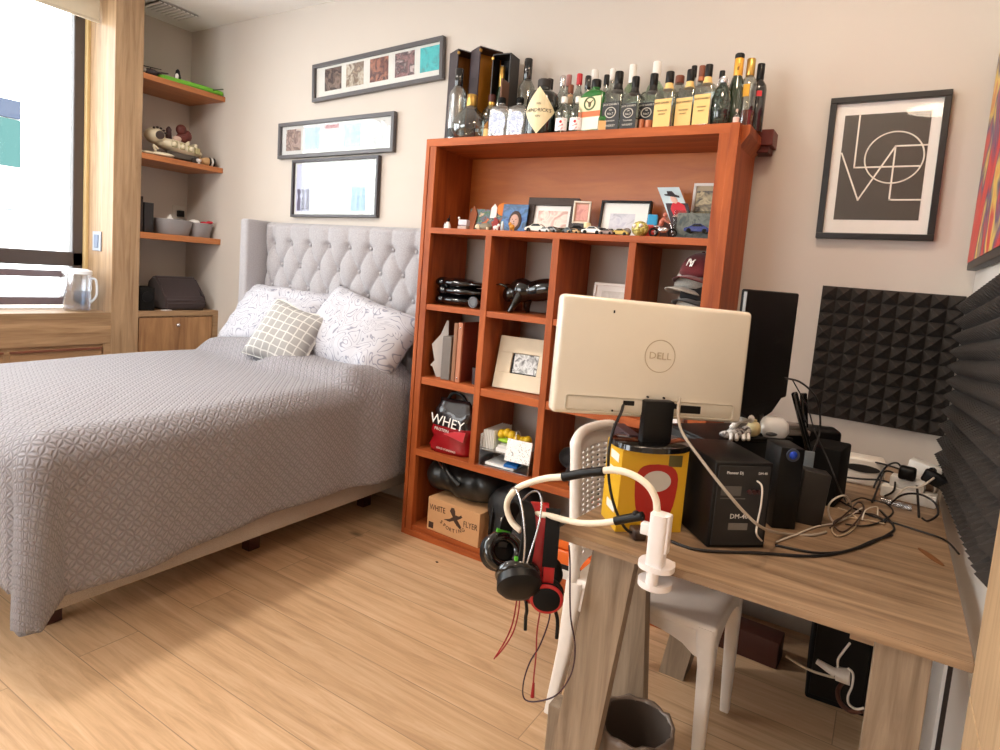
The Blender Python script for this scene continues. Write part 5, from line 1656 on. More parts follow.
bm = NB(); bx(bm, (-.12, .14), (-.06, .1), (0, .062), .008, None, 3); bx(bm, (-.12, .14), (-.055, .1), (.066, .125), .008, None, 3); obj('shell', bm, plain((226, 104, 34), .35), t, 40)
bm = NB(); bx(bm, (.07, .105), (-.066, -.054), (.045, .085), .003); obj('latch', bm, plain((214, 200, 190), .4), t)
t = thing('equipment_box', 'white and black equipment box under the orange case', 'box', (-1.0, 2.435, Z_F))
bm = NB(); bx(bm, (-.16, .19), (-.05, .1), (.022, .06), .002); obj('lid', bm, M_BLACK, t)
bm = NB(); bx(bm, (-.16, .36), (-.055, .1), (0, .04), .002); obj('body', bm, plain((216, 214, 210), .4), t)
bm = NB(); rod(bm, (.06, -.058, .022), (.06, -.05, .022), .007); rod(bm, (.1, -.058, .022), (.1, -.05, .022), .005); rod(bm, (.335, -.058, .022), (.335, -.05, .022), .005); obj('sockets', bm, M_BLACK, t)
# ------------------------------------------------------------------ pictures on the back wall
def wall_frame(label, cx, cz, w, h, tilt, bw, fmat, mountmat, name='picture'):
    t = thing(name, label, 'picture', (cx, YB, cz), 0, None, (0, R(-tilt), 0))
    bm = NB(); frame_bar(bm, -w / 2, w / 2, -h / 2, h / 2, bw, -.032, -.004, .002); obj('frame', bm, fmat, t)
    bm = NB(); bx(bm, (-w / 2 + bw * .8, w / 2 - bw * .8), (-.014, -.004), (-h / 2 + bw * .8, h / 2 - bw * .8)); obj('mount', bm, mountmat, t)
    return t


def pane_on(t, w, h, bw):
    bm = NB(); bx(bm, (-w / 2 + bw, w / 2 - bw), (-.0215, -.0195), (-h / 2 + bw, h / 2 - bw)); obj('glass', bm, M_PICGLASS, t)


def pic_on(t, x0, x1, z0, z1, m, name='photo'):
    bm = NB(); bx(bm, (x0, x1), (-.0155, -.0135), (z0, z1)); return obj(name, bm, m, t)


M_FR = plain((84, 80, 82), .35)
t = wall_frame('long narrow five-photo frame hung crooked, topmost of the three', -2.668, 2.418, 1.0, .222, 3.0, .022, M_FR, plain((216, 214, 208), .5))
for k, (cxp, pal) in enumerate(((-.335, [(70, 60, 60), (140, 120, 110), (50, 44, 48), (100, 80, 74)]), (-.155, [(150, 130, 110), (196, 186, 170), (110, 90, 76), (170, 150, 130)]), (.035, [(60, 40, 42), (170, 110, 90), (80, 50, 50), (130, 80, 70)]), (.225, [(90, 70, 70), (150, 110, 110), (70, 56, 62), (200, 180, 176)]), (.405, [(60, 176, 180), (70, 186, 190), (60, 170, 176), (80, 150, 150)]))):
    pic_on(t, cxp - .07, cxp + .07, -.055, .075, picture('snapshot_a%d' % k, pal, 18, .3))
pane_on(t, 1.0, .222, .022)
t = wall_frame('long narrow five-photo frame in the middle, above the wide dark frame', -2.972, 2.068, .98, .222, 1.0, .022, M_FR, plain((206, 206, 204), .5))
for k, (cxp, pal) in enumerate(((-.36, [(120, 100, 90), (176, 150, 140), (100, 76, 70), (206, 190, 180)]), (-.19, [(110, 150, 206), (160, 190, 226), (90, 130, 190), (206, 216, 226)]), (-.02, [(180, 190, 192), (226, 226, 224), (150, 160, 160), (200, 206, 206)]), (.15, [(130, 180, 180), (176, 206, 204), (110, 160, 164), (200, 216, 216)]), (.34, [(220, 222, 222), (236, 236, 236), (120, 124, 124), (226, 226, 226)]))):
    pic_on(t, cxp - .068, cxp + .068, -.062, .07, picture('snapshot_b%d' % k, pal, 18, .3))
bm = NB(); bx(bm, (-.075, .04), (-.0165, -.0135), (.052, .075)); obj('red_caption', bm, plain((150, 60, 60), .5), t)
pane_on(t, .98, .222, .022)
t = wall_frame('wide dark framed print below the two long photo frames', -2.948, 1.768, .735, .352, 1.0, .016, plain((56, 48, 52), .35), plain((216, 216, 214), .5))
pic_on(t, -.335, -.21, -.14, .15, plain((186, 190, 218), .5), 'lavender_panel')
pic_on(t, .14, .26, -.14, .02, plain((176, 206, 218), .5), 'blue_panel')
pic_on(t, .14, .26, .04, .15, plain((206, 228, 230), .5), 'pale_panel')
for k in range(3):
    for x0, m_ in ((-.335, plain((84, 78, 104), .5)), (.14, plain((120, 160, 186), .5))):
        bm = NB(); a = x0 + .012 + .04 * k
        prism(bm, [(a, -.135), (a + .034, -.135), (a + .028, -.10), (a + .036, -.07), (a + .02, -.045), (a + .034, -.02), (a + .018, .0), (a - .004, -.004), (a + .006, -.05), (a - .002, -.09)], -.0163, -.0152); obj('head_print', bm, m_, t)
for k in range(3):
    bm = NB(); a = -.19 + .055 * k; prism(bm, [(a, -.135), (a + .035, -.135), (a + .03, -.09), (a + .012, -.06), (a + .004, -.1)], -.0155, -.0135); obj('faint_print', bm, plain((206, 226, 230), .5), t)
for k in range(4):
    bm = NB(); bx(bm, (.28, .335), (-.0155, -.0135), (-.12 + .08 * k, -.112 + .08 * k)); obj('caption_print', bm, plain((180, 180, 184), .5), t)
pane_on(t, .735, .352, .016)

# typographic print in a black frame
t = wall_frame('black framed print spelling LOVE in thin white letters', -.103, 1.836, .378, .522, .7, .022, plain((22, 18, 18), .3), plain((240, 236, 230), .55))
pw, ph = .272, .385
pic_on(t, -pw / 2, pw / 2, -ph / 2 + .004, ph / 2 + .004, plain((74, 66, 58), .4, var=.03), 'print')


def uv(u, v):
    return Vector((-pw / 2 + u * pw, -.0166, ph / 2 + .004 - v * ph))


def stroke(pts, w=.0055):
    bm = NB()
    for a, b_ in zip(pts[:-1], pts[1:]):
        a, b_ = Vector(a), Vector(b_)
        d = (b_ - a).normalized() * (w / 2)
        n_ = Vector((-d.z, 0, d.x))
        a2, b2 = a - d, b_ + d
        q = [(p.x, p.z) for p in (a2 - n_, b2 - n_, b2 + n_, a2 + n_)]
        prism(bm, q, -.0168, -.0150)
    return bm


WI = plain((244, 238, 226), .5)
obj('letter', stroke([uv(.18, .01), uv(.18, .5), uv(.93, .5)]), WI, t)
bm = NB(); ring(bm, (0, 0, 0), .092, .0026, T(uv(.635, .415).x, -.0160, uv(.635, .415).z) @ RX(90), 56, 6); obj('letter', bm, WI, t)
obj('letter', stroke([uv(.01, .36), uv(.27, .81), uv(.64, .31)]), WI, t)
obj('letter', stroke([uv(.995, .31), uv(.64, .31), uv(.64, .81), uv(.995, .81)]), WI, t)
pane_on(t, .378, .522, .022)

# red abstract canvas on the right wall
t = thing('painting', 'bright red, blue and yellow abstract canvas with black edge on the right wall', 'painting', (XR, 2.16, 1.84))
bm = NB(); bx(bm, (-.03, 0), (-.52, .52), (-.36, .36), .003); obj('canvas_edge', bm, M_BLACK, t)
bm = NB(); bx(bm, (-.0315, -.03), (-.515, .515), (-.335, .355)); obj('canvas', bm, picture('abstract', [(196, 30, 34), (214, 50, 40), (190, 30, 40), (60, 60, 110), (226, 190, 80), (200, 40, 40)], 3.2, .4), t)


# ------------------------------------------------------------------ acoustic foam
def foam(label, loc, rot, nx, nz, cell, base=.014, tip=.034):
    """pyramid foam tile in local xz, tips to -y"""
    bm = NB()
    w, h = nx * cell, nz * cell
    g = {}
    for i in range(nx + 1):
        for j in range(nz + 1):
            g[i, j] = bm.verts.new((-w / 2 + i * cell, -base, -h / 2 + j * cell))
    for i in range(nx):
        for j in range(nz):
            c = bm.verts.new((-w / 2 + (i + .5) * cell, -base - tip, -h / 2 + (j + .5) * cell))
            q = [g[i, j], g[i + 1, j], g[i + 1, j + 1], g[i, j + 1]]
            for k in range(4):
                bm.faces.new((q[k], q[(k + 1) % 4], c))
    bk_ = [bm.verts.new(v) for v in ((-w / 2, 0, -h / 2), (w / 2, 0, -h / 2), (w / 2, 0, h / 2), (-w / 2, 0, h / 2))]
    bm.faces.new(bk_)
    bm.faces.new([g[i, 0] for i in range(nx + 1)] + [bk_[1], bk_[0]])
    bm.faces.new([g[i, nz] for i in range(nx, -1, -1)] + [bk_[3], bk_[2]])
    bm.faces.new([g[0, j] for j in range(nz, -1, -1)] + [bk_[0], bk_[3]])
    bm.faces.new([g[nx, j] for j in range(nz + 1)] + [bk_[2], bk_[1]])
    return solo('acoustic_foam', bm, plain((46, 40, 36), .95, var=.08, scale=120, bump=.25), label, 'foam panel', 'pyramid foam panels', None, loc, rot)


foam('dark pyramid foam panel on the back wall under the LOVE print', (-.018, YB, 1.142), (0, R(.3), 0), 9, 10, .0502)
foam('dark pyramid foam panel on the right wall at the picture edge', (XR, 2.01, 1.118), (0, R(-4.3), R(-90)), 25, 12, .0515)

# ------------------------------------------------------------------ electronics on the desk
t = thing('monitor', 'black flat screen standing edge-on on the black case, behind the cream monitor', 'monitor', (-.305, 1.975, DZ), R(81))
bm = NB(); bx(bm, (-.228, .228), (-.009, .009), (.268, .605), .006, None, 3); obj('panel', bm, M_BLACKM, t, 40)
bm = NB(); bx(bm, (-.2295, -.2275), (-.008, .0), (.275, .598), .0005); obj('rim', bm, plain((150, 148, 146), .35), t)
bm = NB(); prism(bm, [(-.2, .28), (.2, .28), (.1, .235), (0, .222), (-.1, .235)], -.008, .012); obj('lower_bezel', bm, M_BLACKM, t)
bm = NB(); bx(bm, (-.02, .02), (-.012, .012), (.18, .24), .004); loft(bm, [(0, 0, .179, .035, .028, 2.4), (0, 0, .187, .03, .025, 2.4)], seg=28); obj('stand', bm, M_BLACK, t, 40)

t = thing('equipment_case', 'black equipment case behind the loudspeaker with small things on top', 'case', (-.404, 1.784, DZ), R(50.5))
bm = NB(); bx(bm, (0, .30), (0, .17), (0, .168), .005, None, 3); obj('body', bm, plain((26, 27, 26), .45), t, 40)
bm = NB(); bx(bm, (-.006, .306), (-.006, .176), (.168, .178), .003); obj('lid', bm, M_BLACK, t, 40)
CTOP = DZ + .178
t = thing('webcam', 'white rounded webcam lying on the black equipment case', 'webcam', (-.262, 1.99, CTOP), R(35))
bm = NB(); loft(bm, [(0, 0, 0, .036, .026, 3), (0, 0, .016, .045, .032, 3), (0, 0, .042, .042, .03, 2.6), (0, 0, .056, .026, .018, 2.2)]); obj('shell', bm, plain((240, 240, 240), .3), t, 50)
bm = NB(); ball(bm, (-.016, -.028, .012), (.018, .006, .007)); obj('lens_slot', bm, plain((90, 92, 96), .3), t, True)
bm = NB(); ball(bm, (0, 0, .024), (.021, .021, .024)); ball(bm, (0, -.002, .05), (.008, .008, .004))
solo('ball', bm, plain((214, 198, 150), .4), 'cream ball next to the white webcam', 'ball', None, True, (-.305, 1.925, CTOP))
t = thing('toy_animal', 'black and white tangled toy at the left end of the black case', 'toy', (-.337, 1.86, CTOP), R(50))
bm = NB(); ball(bm, (0, 0, .018), (.035, .018, .016)); ball(bm, (.03, 0, .02), (.016, .014, .018)); ball(bm, (-.035, .004, .012), (.02, .014, .01)); obj('body', bm, picture('black_white_fur', [(30, 24, 28), (232, 228, 224), (40, 30, 34), (240, 236, 230)], 40, .6), t, True)
bm = NB(); tube(bm, [(-.02, 0, .03), (.0, 0, .052), (.02, -.004, .062), (.036, 0, .06)], .0095, 8); ball(bm, (.04, 0, .058), (.013, .01, .012)); obj('raised_arm', bm, M_WHITE, t, True)
for dx in (-.03, -.012, .012, .028):
    bm = NB(); tube(bm, [(dx, -.012, .016), (dx - .006, -.022, .012), (dx - .012, -.03, .005)], .0055, 8); obj('limb', bm, M_WHITE, t, True)
bm = NB(); bx(bm, (-.05, .05), (-.03, .03), (0, .016), .003); bx(bm, (-.046, .03), (-.026, .026), (.016, .03), .003)
solo('small_gadget', bm, plain((150, 142, 136), .4), 'grey flat gadget beside the white webcam', 'gadget', None, 40, (-.225, 2.075, CTOP), (0, 0, R(40)))
t = thing('tower_device', 'narrow black tower with a blue round button on top of its front', 'electronics', (-.199, 1.706, DZ), R(32))
bm = NB(); bx(bm, (0, .062), (0, .09), (0, .213), .004); obj('body', bm, M_BLACK, t, 40)
bm = NB(); rod(bm, (.031, -.004, .196), (.031, .002, .196), .0165, seg=26); obj('button_ring', bm, plain((70, 76, 90), .4), t, 40)
bm = NB(); ball(bm, (.031, -.004, .196), (.0105, .005, .0105)); obj('button', bm, plain((30, 70, 190), .3), t, True, label='round blue button')
t = thing('adapter_block', 'dark upright power block in front of the black box', 'power block', (-.128, 1.80, DZ), R(14))
bm = NB(); bx(bm, (-.03, .036), (-.0, .07), (0, .142), .004, RX(-4) @ RY(5)); obj('body', bm, plain((40, 34, 30), .5), t, 40)
bm = NB(); bx(bm, (-.012, .012), (.074, .08), (.06, .18), .001); obj('grey_strip', bm, plain((130, 140, 148), .4), t)
bm = NB(); bx(bm, (-.06, .035), (-.05, .09), (0, .168), .006); solo('network_box', bm, M_BLACKM, 'black box behind the dark power block', 'electronics', None, 40, (-.105, 2.06, DZ), (0, 0, R(-8)))
t = thing('router', 'black router with tall slanted antennas behind the tower', 'router', (-.19, 2.15, DZ), R(20))
bm = NB(); bx(bm, (-.07, .10), (-.03, .05), (0, .195), .012, None, 3); obj('body', bm, M_BLACK, t, 40)
bm = NB(); a_, b_ = P(807, 442, 'y', 2.03), P(794, 392, 'y', 2.03); M_ = T(*a_) @ frame_to(b_ - a_); bx(bm, (-.016, .016), (-.008, .008), (-.03, (b_ - a_).length), .006, M_, 3); obj('antenna', bm, M_BLACKG, t, 40, world=True)
bm = NB(); bx(bm, (.015, .035), (-.02, -.006), (.18, .30), .004, RY(-9)); obj('antenna', bm, M_BLACKG, t, 40)
t = thing('router', 'white flat router with dark oval opening near the back wall', 'router', (-.022, 2.36, DZ), R(6))
bm = NB(); bx(bm, (-.07, .06), (-.03, .05), (.0, .088), .008, None, 3); obj('shell', bm, plain((238, 228, 216), .35), t, 40)
bm = NB(); loft(bm, [(0, 0, .0285, .052, .013, 2), (0, 0, .0325, .05, .012, 2)], T(-.006, 0, .056) @ RX(90), 28); obj('opening', bm, plain((40, 36, 34), .5), t)
t = thing('power_strip', 'white power strip with plugs near the right desk edge', 'power strip', (.105, 2.27, DZ), R(-8))
bm = NB(); bx(bm, (-.07, .075), (-.03, .03), (0, .036), .004); obj('body', bm, M_WHITE, t, 40)
bm = NB(); bx(bm, (-.05, .04), (-.02, .026), (.036, .07), .004); obj('adapter', bm, M_WHITE, t, 40)
bm = NB(); bx(bm, (-.03, .015), (-.024, .012), (.07, .108), .008, RX(8), 3); obj('black_plug', bm, M_BLACK, t, 40)
bm = NB(); bx(bm, (.0, .07), (.0, .03), (.075, .115), .008, RY(18), 3); obj('black_charger', bm, M_BLACK, t, 40)
t = thing('power_adapter', 'tilted white adapter box with black plug by the foam panel', 'adapter', (.145, 2.46, DZ), R(-14))
bm = NB(); bx(bm, (-.05, .045), (-.02, .03), (.0, .085), .004, RY(8)); obj('body', bm, M_WHITE, t, 40)
bm = NB(); rod(bm, (.03, -.03, .07), (.03, -.02, .07), .012); rod(bm, (.02, -.035, .05), (.02, -.02, .05), .009); obj('plug', bm, M_BLACK, t, 40)
bm = NB(); rod(bm, (-.03, 0, .022), (.03, 0, .022), .022, seg=22); solo('tape_roll', bm, plain((120, 98, 78), .6), 'brown roll at the right desk edge under the foam', 'roll', None, 40, (.142, 2.365, DZ), (0, 0, R(60)))
bm = NB(); rod(bm, (-.035, 0, .009), (.03, 0, .009), .009, seg=16); rod(bm, (-.05, 0, .009), (-.035, 0, .009), .0095, seg=16); solo('clear_tube', bm, glass('tube_plastic', (206, 208, 214), .1, .15), 'clear plastic tube lying in front of the power strip', 'tube', None, 40, (.085, 2.165, DZ), (0, 0, R(-12)))
bm = NB(); ball(bm, (0, 0, 0), (.05, .011, .0006), None, 20, 6); solo('stain', bm, plain((132, 84, 46), .5), 'long brown stain on the desk near the foam', 'stain', None, True, (.147, 1.80, DZ + .0004), (0, 0, R(-62)))


def cable(label, pts, r=.0032, mat=None, name='cable', cat='cable', group=None, extra=None):
    bm = NB(); tube(bm, pts, r, 8, 7)
    return solo(name, bm, mat or M_CABLE, label, cat, group, True)


def Pz(px, py, z):
    return P(px, py, 'z', z)


ZD_ = DZ + .004
WHITE_C = plain((226, 214, 200), .4)
cable('black cable running along the front of the loudspeaker to the right', [Pz(640, 530, ZD_), Pz(668, 540, ZD_), Pz(700, 550, ZD_), Pz(760, 553, ZD_), Pz(815, 556, ZD_), Pz(850, 550, ZD_), Pz(875, 540, ZD_), Pz(892, 535, ZD_)], .0035)
cable('second black cable in the bundle right of the loudspeaker', [Pz(775, 545, ZD_), Pz(820, 553, ZD_), Pz(858, 548, ZD_), Pz(890, 533, ZD_), Pz(893, 525, ZD_), Pz(880, 510, ZD_)], .003)
cable('thin black cable crossing to the right desk edge', [Pz(838, 500, ZD_), Pz(862, 512, ZD_), Pz(885, 520, ZD_), Pz(920, 531, ZD_), Pz(945, 540, ZD_), Pz(959, 554, ZD_)], .0025)
cable('black cable loop standing up near the power strip', [Pz(885, 522, ZD_), P(886, 510, 'y', 2.15), P(900, 496, 'y', 2.15), P(918, 494, 'y', 2.13), P(934, 502, 'y', 2.10), P(938, 514, 'y', 2.06), Pz(928, 521, ZD_), Pz(922, 518, ZD_)], .003)
cable('black cable arching behind the white adapters', [P(872, 492, 'y', 2.33), P(878, 478, 'y', 2.33), P(887, 466, 'y', 2.33), P(897, 463, 'y', 2.33), P(902, 470, 'y', 2.33), P(902, 480, 'y', 2.33)], .003)
cable('black cable from the white router towards the power strip', [P(852, 462, 'y', 2.36), P(872, 462, 'y', 2.34), P(890, 466, 'y', 2.32), P(910, 474, 'y', 2.30), P(917, 486, 'y', 2.28)], .003)
cable('black lead lying straight across the white router', [P(844, 477, 'y', 2.30), P(862, 479, 'y', 2.30), P(880, 480, 'y', 2.30), P(893, 484, 'y', 2.28)], .003)
cable('black cable curl beside the white router', [Pz(872, 502, ZD_), P(879, 485, 'y', 2.25), P(884, 472, 'y', 2.28), P(894, 474, 'y', 2.30), P(894, 490, 'y', 2.22), Pz(885, 496, ZD_)], .003)
cable('black cable dropping in front of the power strip', [P(917, 486, 'y', 2.22), P(918, 500, 'y', 2.18), Pz(919, 517, ZD_)], .0035)
cable('tall black cable bowing over the router', [P(784, 378, 'y', 2.05), P(800, 382, 'y', 2.05), P(815, 396, 'y', 2.05), P(820, 415, 'y', 2.05), P(819, 435, 'y', 2.03), P(812, 455, 'y', 1.95), P(806, 468, 'y', 1.9)], .003)
cable('thin black cable falling from the black screen', [P(792, 379, 'y', 2.08), P(801, 395, 'y', 2.08), P(808, 408, 'y', 2.08), P(815, 432, 'y', 2.05), P(828, 460, 'y', 1.96), P(838, 485, 'y', 1.93), Pz(846, 502, ZD_)], .002)
cable('white cable looping at the right of the tower', [Pz(835, 524, ZD_), P(829, 515, 'y', 1.85), P(829, 505, 'y', 1.85), P(836, 498, 'y', 1.87), P(846, 496, 'y', 1.9), Pz(852, 506, ZD_)], .0025, WHITE_C)
cable('white cable running from tangle past the loudspeaker', [Pz(776, 542, ZD_), Pz(795, 535, ZD_), Pz(815, 527, ZD_), Pz(835, 523, ZD_), Pz(848, 517, ZD_), Pz(862, 508, ZD_)], .0022, WHITE_C)
cable('beige cable in the tangle at the middle of the desk', [Pz(838, 508, ZD_), Pz(848, 512, ZD_), Pz(858, 520, ZD_), Pz(852, 530, ZD_), Pz(838, 536, ZD_), Pz(832, 528, ZD_), Pz(845, 518, ZD_), Pz(866, 520, ZD_), Pz(885, 524, ZD_)], .0022, plain((196, 170, 140), .4))
cable('brown cable tangle right of the tower', [Pz(830, 528, ZD_), Pz(840, 519, ZD_ + .012), Pz(850, 510, ZD_ + .02), Pz(858, 502, ZD_ + .01), Pz(864, 508, ZD_), Pz(856, 522, ZD_ + .01), Pz(842, 532, ZD_), Pz(834, 522, ZD_ + .015), Pz(852, 514, ZD_), Pz(872, 514, ZD_), Pz(884, 520, ZD_)], .0022, plain((70, 48, 40), .4))
cable('dark thin cable loop in the tangle', [Pz(846, 505, ZD_ + .008), Pz(860, 498, ZD_ + .01), Pz(870, 500, ZD_), Pz(885, 503, ZD_), Pz(893, 512, ZD_), Pz(880, 522, ZD_), Pz(862, 526, ZD_), Pz(845, 524, ZD_)], .0022)
cable('cream twist tie standing in the cable tangle', [Pz(862, 520, ZD_), P(866, 510, 'z', ZD_ + .02), Pz(877, 507, ZD_ + .01), Pz(878, 516, ZD_), Pz(884, 520, ZD_)], .0018, WHITE_C)
cable('white cable lying over the plugs of the power strip', [P(893, 500, 'y', 2.2), P(906, 488, 'y', 2.2), P(920, 487, 'y', 2.2), P(934, 478, 'y', 2.24)], .003, WHITE_C)
cable('white speaker cable hanging in front of the loudspeaker', [P(757, 481, 'y', 1.53), P(762, 487, 'y', 1.52), P(761, 505, 'y', 1.51), P(757, 525, 'y', 1.505), P(757, 535, 'y', 1.50), Pz(764, 543, ZD_)], .0022, WHITE_C)
cable('grey video cable from the monitor down past the loudspeaker', [P(680, 398, 'y', 1.50), P(678, 412, 'y', 1.47), P(682, 432, 'y', 1.44), P(700, 458, 'y', 1.41), P(725, 490, 'y', 1.40), P(745, 513, 'y', 1.42), P(763, 528, 'y', 1.46), Pz(785, 534, ZD_), Pz(812, 535, ZD_), Pz(826, 532, ZD_)], .0035, plain((170, 156, 140), .4))
cable('black power cable from the monitor down beside the yellow box', [P(625, 394, 'y', 1.45), P(622, 410, 'y', 1.40), P(614, 428, 'y', 1.37), P(609, 450, 'y', 1.36), P(609, 480, 'y', 1.36), P(615, 508, 'y', 1.36), P(625, 528, 'y', 1.37), Pz(634, 533, DZ + .012)], .0035)
bm = NB(); bx(bm, (-.016, .016), (-.02, .02), (0, .026), .006, None, 3); solo('plug', bm, plain((58, 40, 32), .4), 'dark brown plug lying at the yellow box foot', 'plug', None, 40, Pz(637, 538, DZ), (0, 0, R(40)))

# ------------------------------------------------------------------ clamp holder with two goosenecks
M_NECK = plain((240, 228, 206), .4)
t = thing('clamp_stand', 'white clamp with two bent gooseneck arms on the desk front edge', 'clamp', (-.362, 1.272, DZ))
M_CL = plain((240, 232, 230), .35)
bm = NB(); loft(bm, [(0, 0, .004, .019, .019, 4), (0, 0, .122, .019, .019, 4)], seg=24); bx(bm, (.012, .024), (-.012, .012), (.04, .125), .004); obj('post', bm, M_CL, t, 40)
bm = NB(); loft(bm, [(0, .01, .0, .038, .034, 2.4), (0, .01, .012, .038, .034, 2.4)], seg=28); bx(bm, (-.02, .03), (.0, .05), (.0, .008), .003); obj('upper_jaw', bm, M_CL, t, 40)
bm = NB(); loft(bm, [(0, .01, -.048, .02, .02, 2), (0, .01, -.040, .036, .034, 2), (0, .01, -.027, .036, .034, 2)], seg=28); rod(bm, (0, -.012, -.034), (0, -.012, .002), .013); obj('lower_jaw', bm, M_CL, t, 40)
bm = NB(); bx(bm, (-.038, -.018), (-.01, .01), (.07, .095), .003); obj('socket', bm, M_CL, t, 40)
YG = 1.285


def G(px, py, y=YG):
    return P(px, py, 'y', y)


bm = NB(); tube(bm, [G(657, 512), G(656, 500), G(650, 488), G(640, 479), G(628, 473), G(614, 470), G(600, 471)], .0078, 12); obj('upper_arm', bm, M_NECK, t, True, world=True)
bm = NB(); tube(bm, [G(566, 477), G(548, 478), G(532, 482), G(518, 488), G(509, 498), G(507, 509), G(512, 522), G(521, 531)], .0078, 12); obj('upper_hook', bm, M_NECK, t, True, world=True)
bm = NB(); tube(bm, [G(604, 471), G(585, 473), G(563, 477)], .0105, 12); obj('upper_joint', bm, M_BLACK, t, True, world=True)
bm = NB(); tube(bm, [G(643, 516), G(630, 518), G(615, 521)], .0095, 12); p = G(636, 514); ball(bm, p, .008); obj('lower_joint', bm, M_BLACK, t, True, world=True)
bm = NB(); tube(bm, [G(616, 521), G(600, 523), G(582, 523), G(565, 520), G(550, 516), G(536, 514)], .0072, 12); obj('lower_arm', bm, M_NECK, t, True, world=True)


def headphones(label, top, rz, band_m, cup_m, pad_m, accent, L=.175, a=.078, bw=.017, wires=False, mic=None, tilt=0, cs=1.0, cant=0, rr=.003):
    t = thing('headphones', label, 'headphones', top, 0, 'headsets on the clamp arms', (R(tilt), 0, R(rz)))
    # flat band: half ellipse then straight sides
    pts = []
    for k in range(25):
        q = math.pi * k / 24
        pts.append((-a * math.cos(q), -.105 * (1 - math.sin(q))))
    bm = NB(); rows = []
    for (x, z) in pts:
        nx, nz2 = x / a ** 2, (z + .105) / .105 ** 2
        l = math.hypot(nx, nz2) or 1
        nx, nz2 = nx / l, nz2 / l
        rows.append([bm.verts.new((x + nx * o, s * bw, z + nz2 * o)) for (s, o) in ((-1, 0), (1, 0), (1, .007), (-1, .007))])
    for r0_, r1_ in zip(rows[:-1], rows[1:]):
        for k in range(4):
            bm.faces.new((r0_[k], r0_[(k + 1) % 4], r1_[(k + 1) % 4], r1_[k]))
    bm.faces.new(rows[0]); bm.faces.new(rows[-1])
    obj('headband', bm, band_m, t, 40)
    for s in (-1, 1):
        bm = NB(); bx(bm, (s * a - .005, s * a + .005), (-.013, .013), (-L + .01, -.10), .003); obj('slider', bm, accent, t, 40)
        M = T(s * (a - .004), 0, -L) @ RY(90 * s + s * cant) @ Matrix.Scale(cs, 4)
        bm = NB(); loft(bm, [(0, 0, -.004, .040, .044, 2.2), (0, 0, .014, .042, .046, 2.2), (0, 0, .026, .032, .036, 2.2), (0, 0, .03, .018, .02, 2)], M, 26); cup = obj('ear_cup', bm, cup_m, t, 45)
        bm = NB(); ring(bm, (0, 0, 0), .031, .0125, M @ T(0, 0, -.014), 28, 10, sx=1, sy=1.1); obj('ear_pad', bm, pad_m, cup, True)
        bm = NB(); ring(bm, (0, 0, 0), .03 + rr, rr, M @ T(0, 0, .020), 28, 6, sx=1, sy=1.1); obj('cup_ring', bm, accent, cup, True)
    if wires:
        for dy in (-.03, .03):
            bm = NB(); tube(bm, [(-a * math.cos(math.pi * k / 12) * 1.12, dy * math.sin(math.pi * k / 12), -.13 + .165 * math.sin(math.pi * k / 12) ** .8 if 0 < k < 12 else -.15) for k in range(13)], .0024, 8); obj('wire_bow', bm, M_SILVER, t, True)
        for s in (-1, 1):
            bm = NB(); prism(bm, [(-.02, -.13), (.02, -.13), (.024, -.095), (-.012, -.1)], s * a - .004, s * a + .004, RZ(90) @ RX(0)); obj('green_tab', bm, plain((86, 180, 50), .4), t)
    if mic:
        bm = NB(); tube(bm, mic, .0042, 8); obj('microphone', bm, cup_m, t, True)
    return t


M_RED = plain((178, 22, 30), .3, coat=.3)
headphones('black headset with silver wire bows and green tabs, leftmost on the clamp arm', G(524, 505, 1.285), 138, M_BLACKM, M_BLACK, M_BLACKG, plain((110, 112, 114), .3, metal=.6), wires=True, L=.152, tilt=9, cs=1.14, cant=32, mic=[(-.075, -.03, -.2), (-.07, -.04, -.225), (-.062, -.045, -.245), (-.066, -.05, -.275)])
headphones('red headset hanging between two black ones', G(540, 506, 1.315), 122, M_RED, M_RED, M_BLACKM, M_RED, L=.178, a=.066, bw=.021, cs=.8)
headphones('black headset with red ringed ear cups, nearest the desk', G(553, 512, 1.31), 118, M_BLACKM, M_BLACKM, M_BLACKM, M_RED, L=.178, a=.062, bw=.017, cs=.85, rr=.006, mic=[(-.07, -.02, -.20), (-.068, -.03, -.23), (-.066, -.032, -.275)])
RC = plain((150, 26, 32), .4)
cable('red cable pair dangling from the red headset, left', [G(518, 586), G(516, 605), G(512, 625), G(504, 643), G(494, 659)], .0018, RC, 'headset_cable', 'cable', 'headset cables')
cable('second red cable beside the left dangling pair', [G(520, 586), G(519, 608), G(514, 630), G(505, 646), G(496, 657)], .0018, RC, 'headset_cable', 'cable', 'headset cables')
cable('red cable with a fat red plug hanging over the floor', [G(540, 612), G(537, 632), G(536, 655), G(534, 675), G(533, 688)], .0018, RC, 'headset_cable', 'cable', 'headset cables')
bm = NB(); p = G(533, 690); rod(bm, p + Vector((0, 0, -.018)), p + Vector((0, 0, .018)), .005, .003); solo('audio_plug', bm, RC, 'fat red plug at the end of the hanging red cable', 'plug', None, 40)
cable('purple-black cable looping from the headset to the desk leg', [G(551, 598), G(549, 620), G(540, 645), G(530, 662), G(524, 680), G(523, 695), G(528, 701), G(540, 701), G(555, 696), G(566, 684), G(573, 668), G(575, 645), G(571, 620), G(570, 600), G(570, 565), G(569, 545)], .0019, plain((54, 24, 40), .4), 'headset_cable', 'cable', 'headset cables')

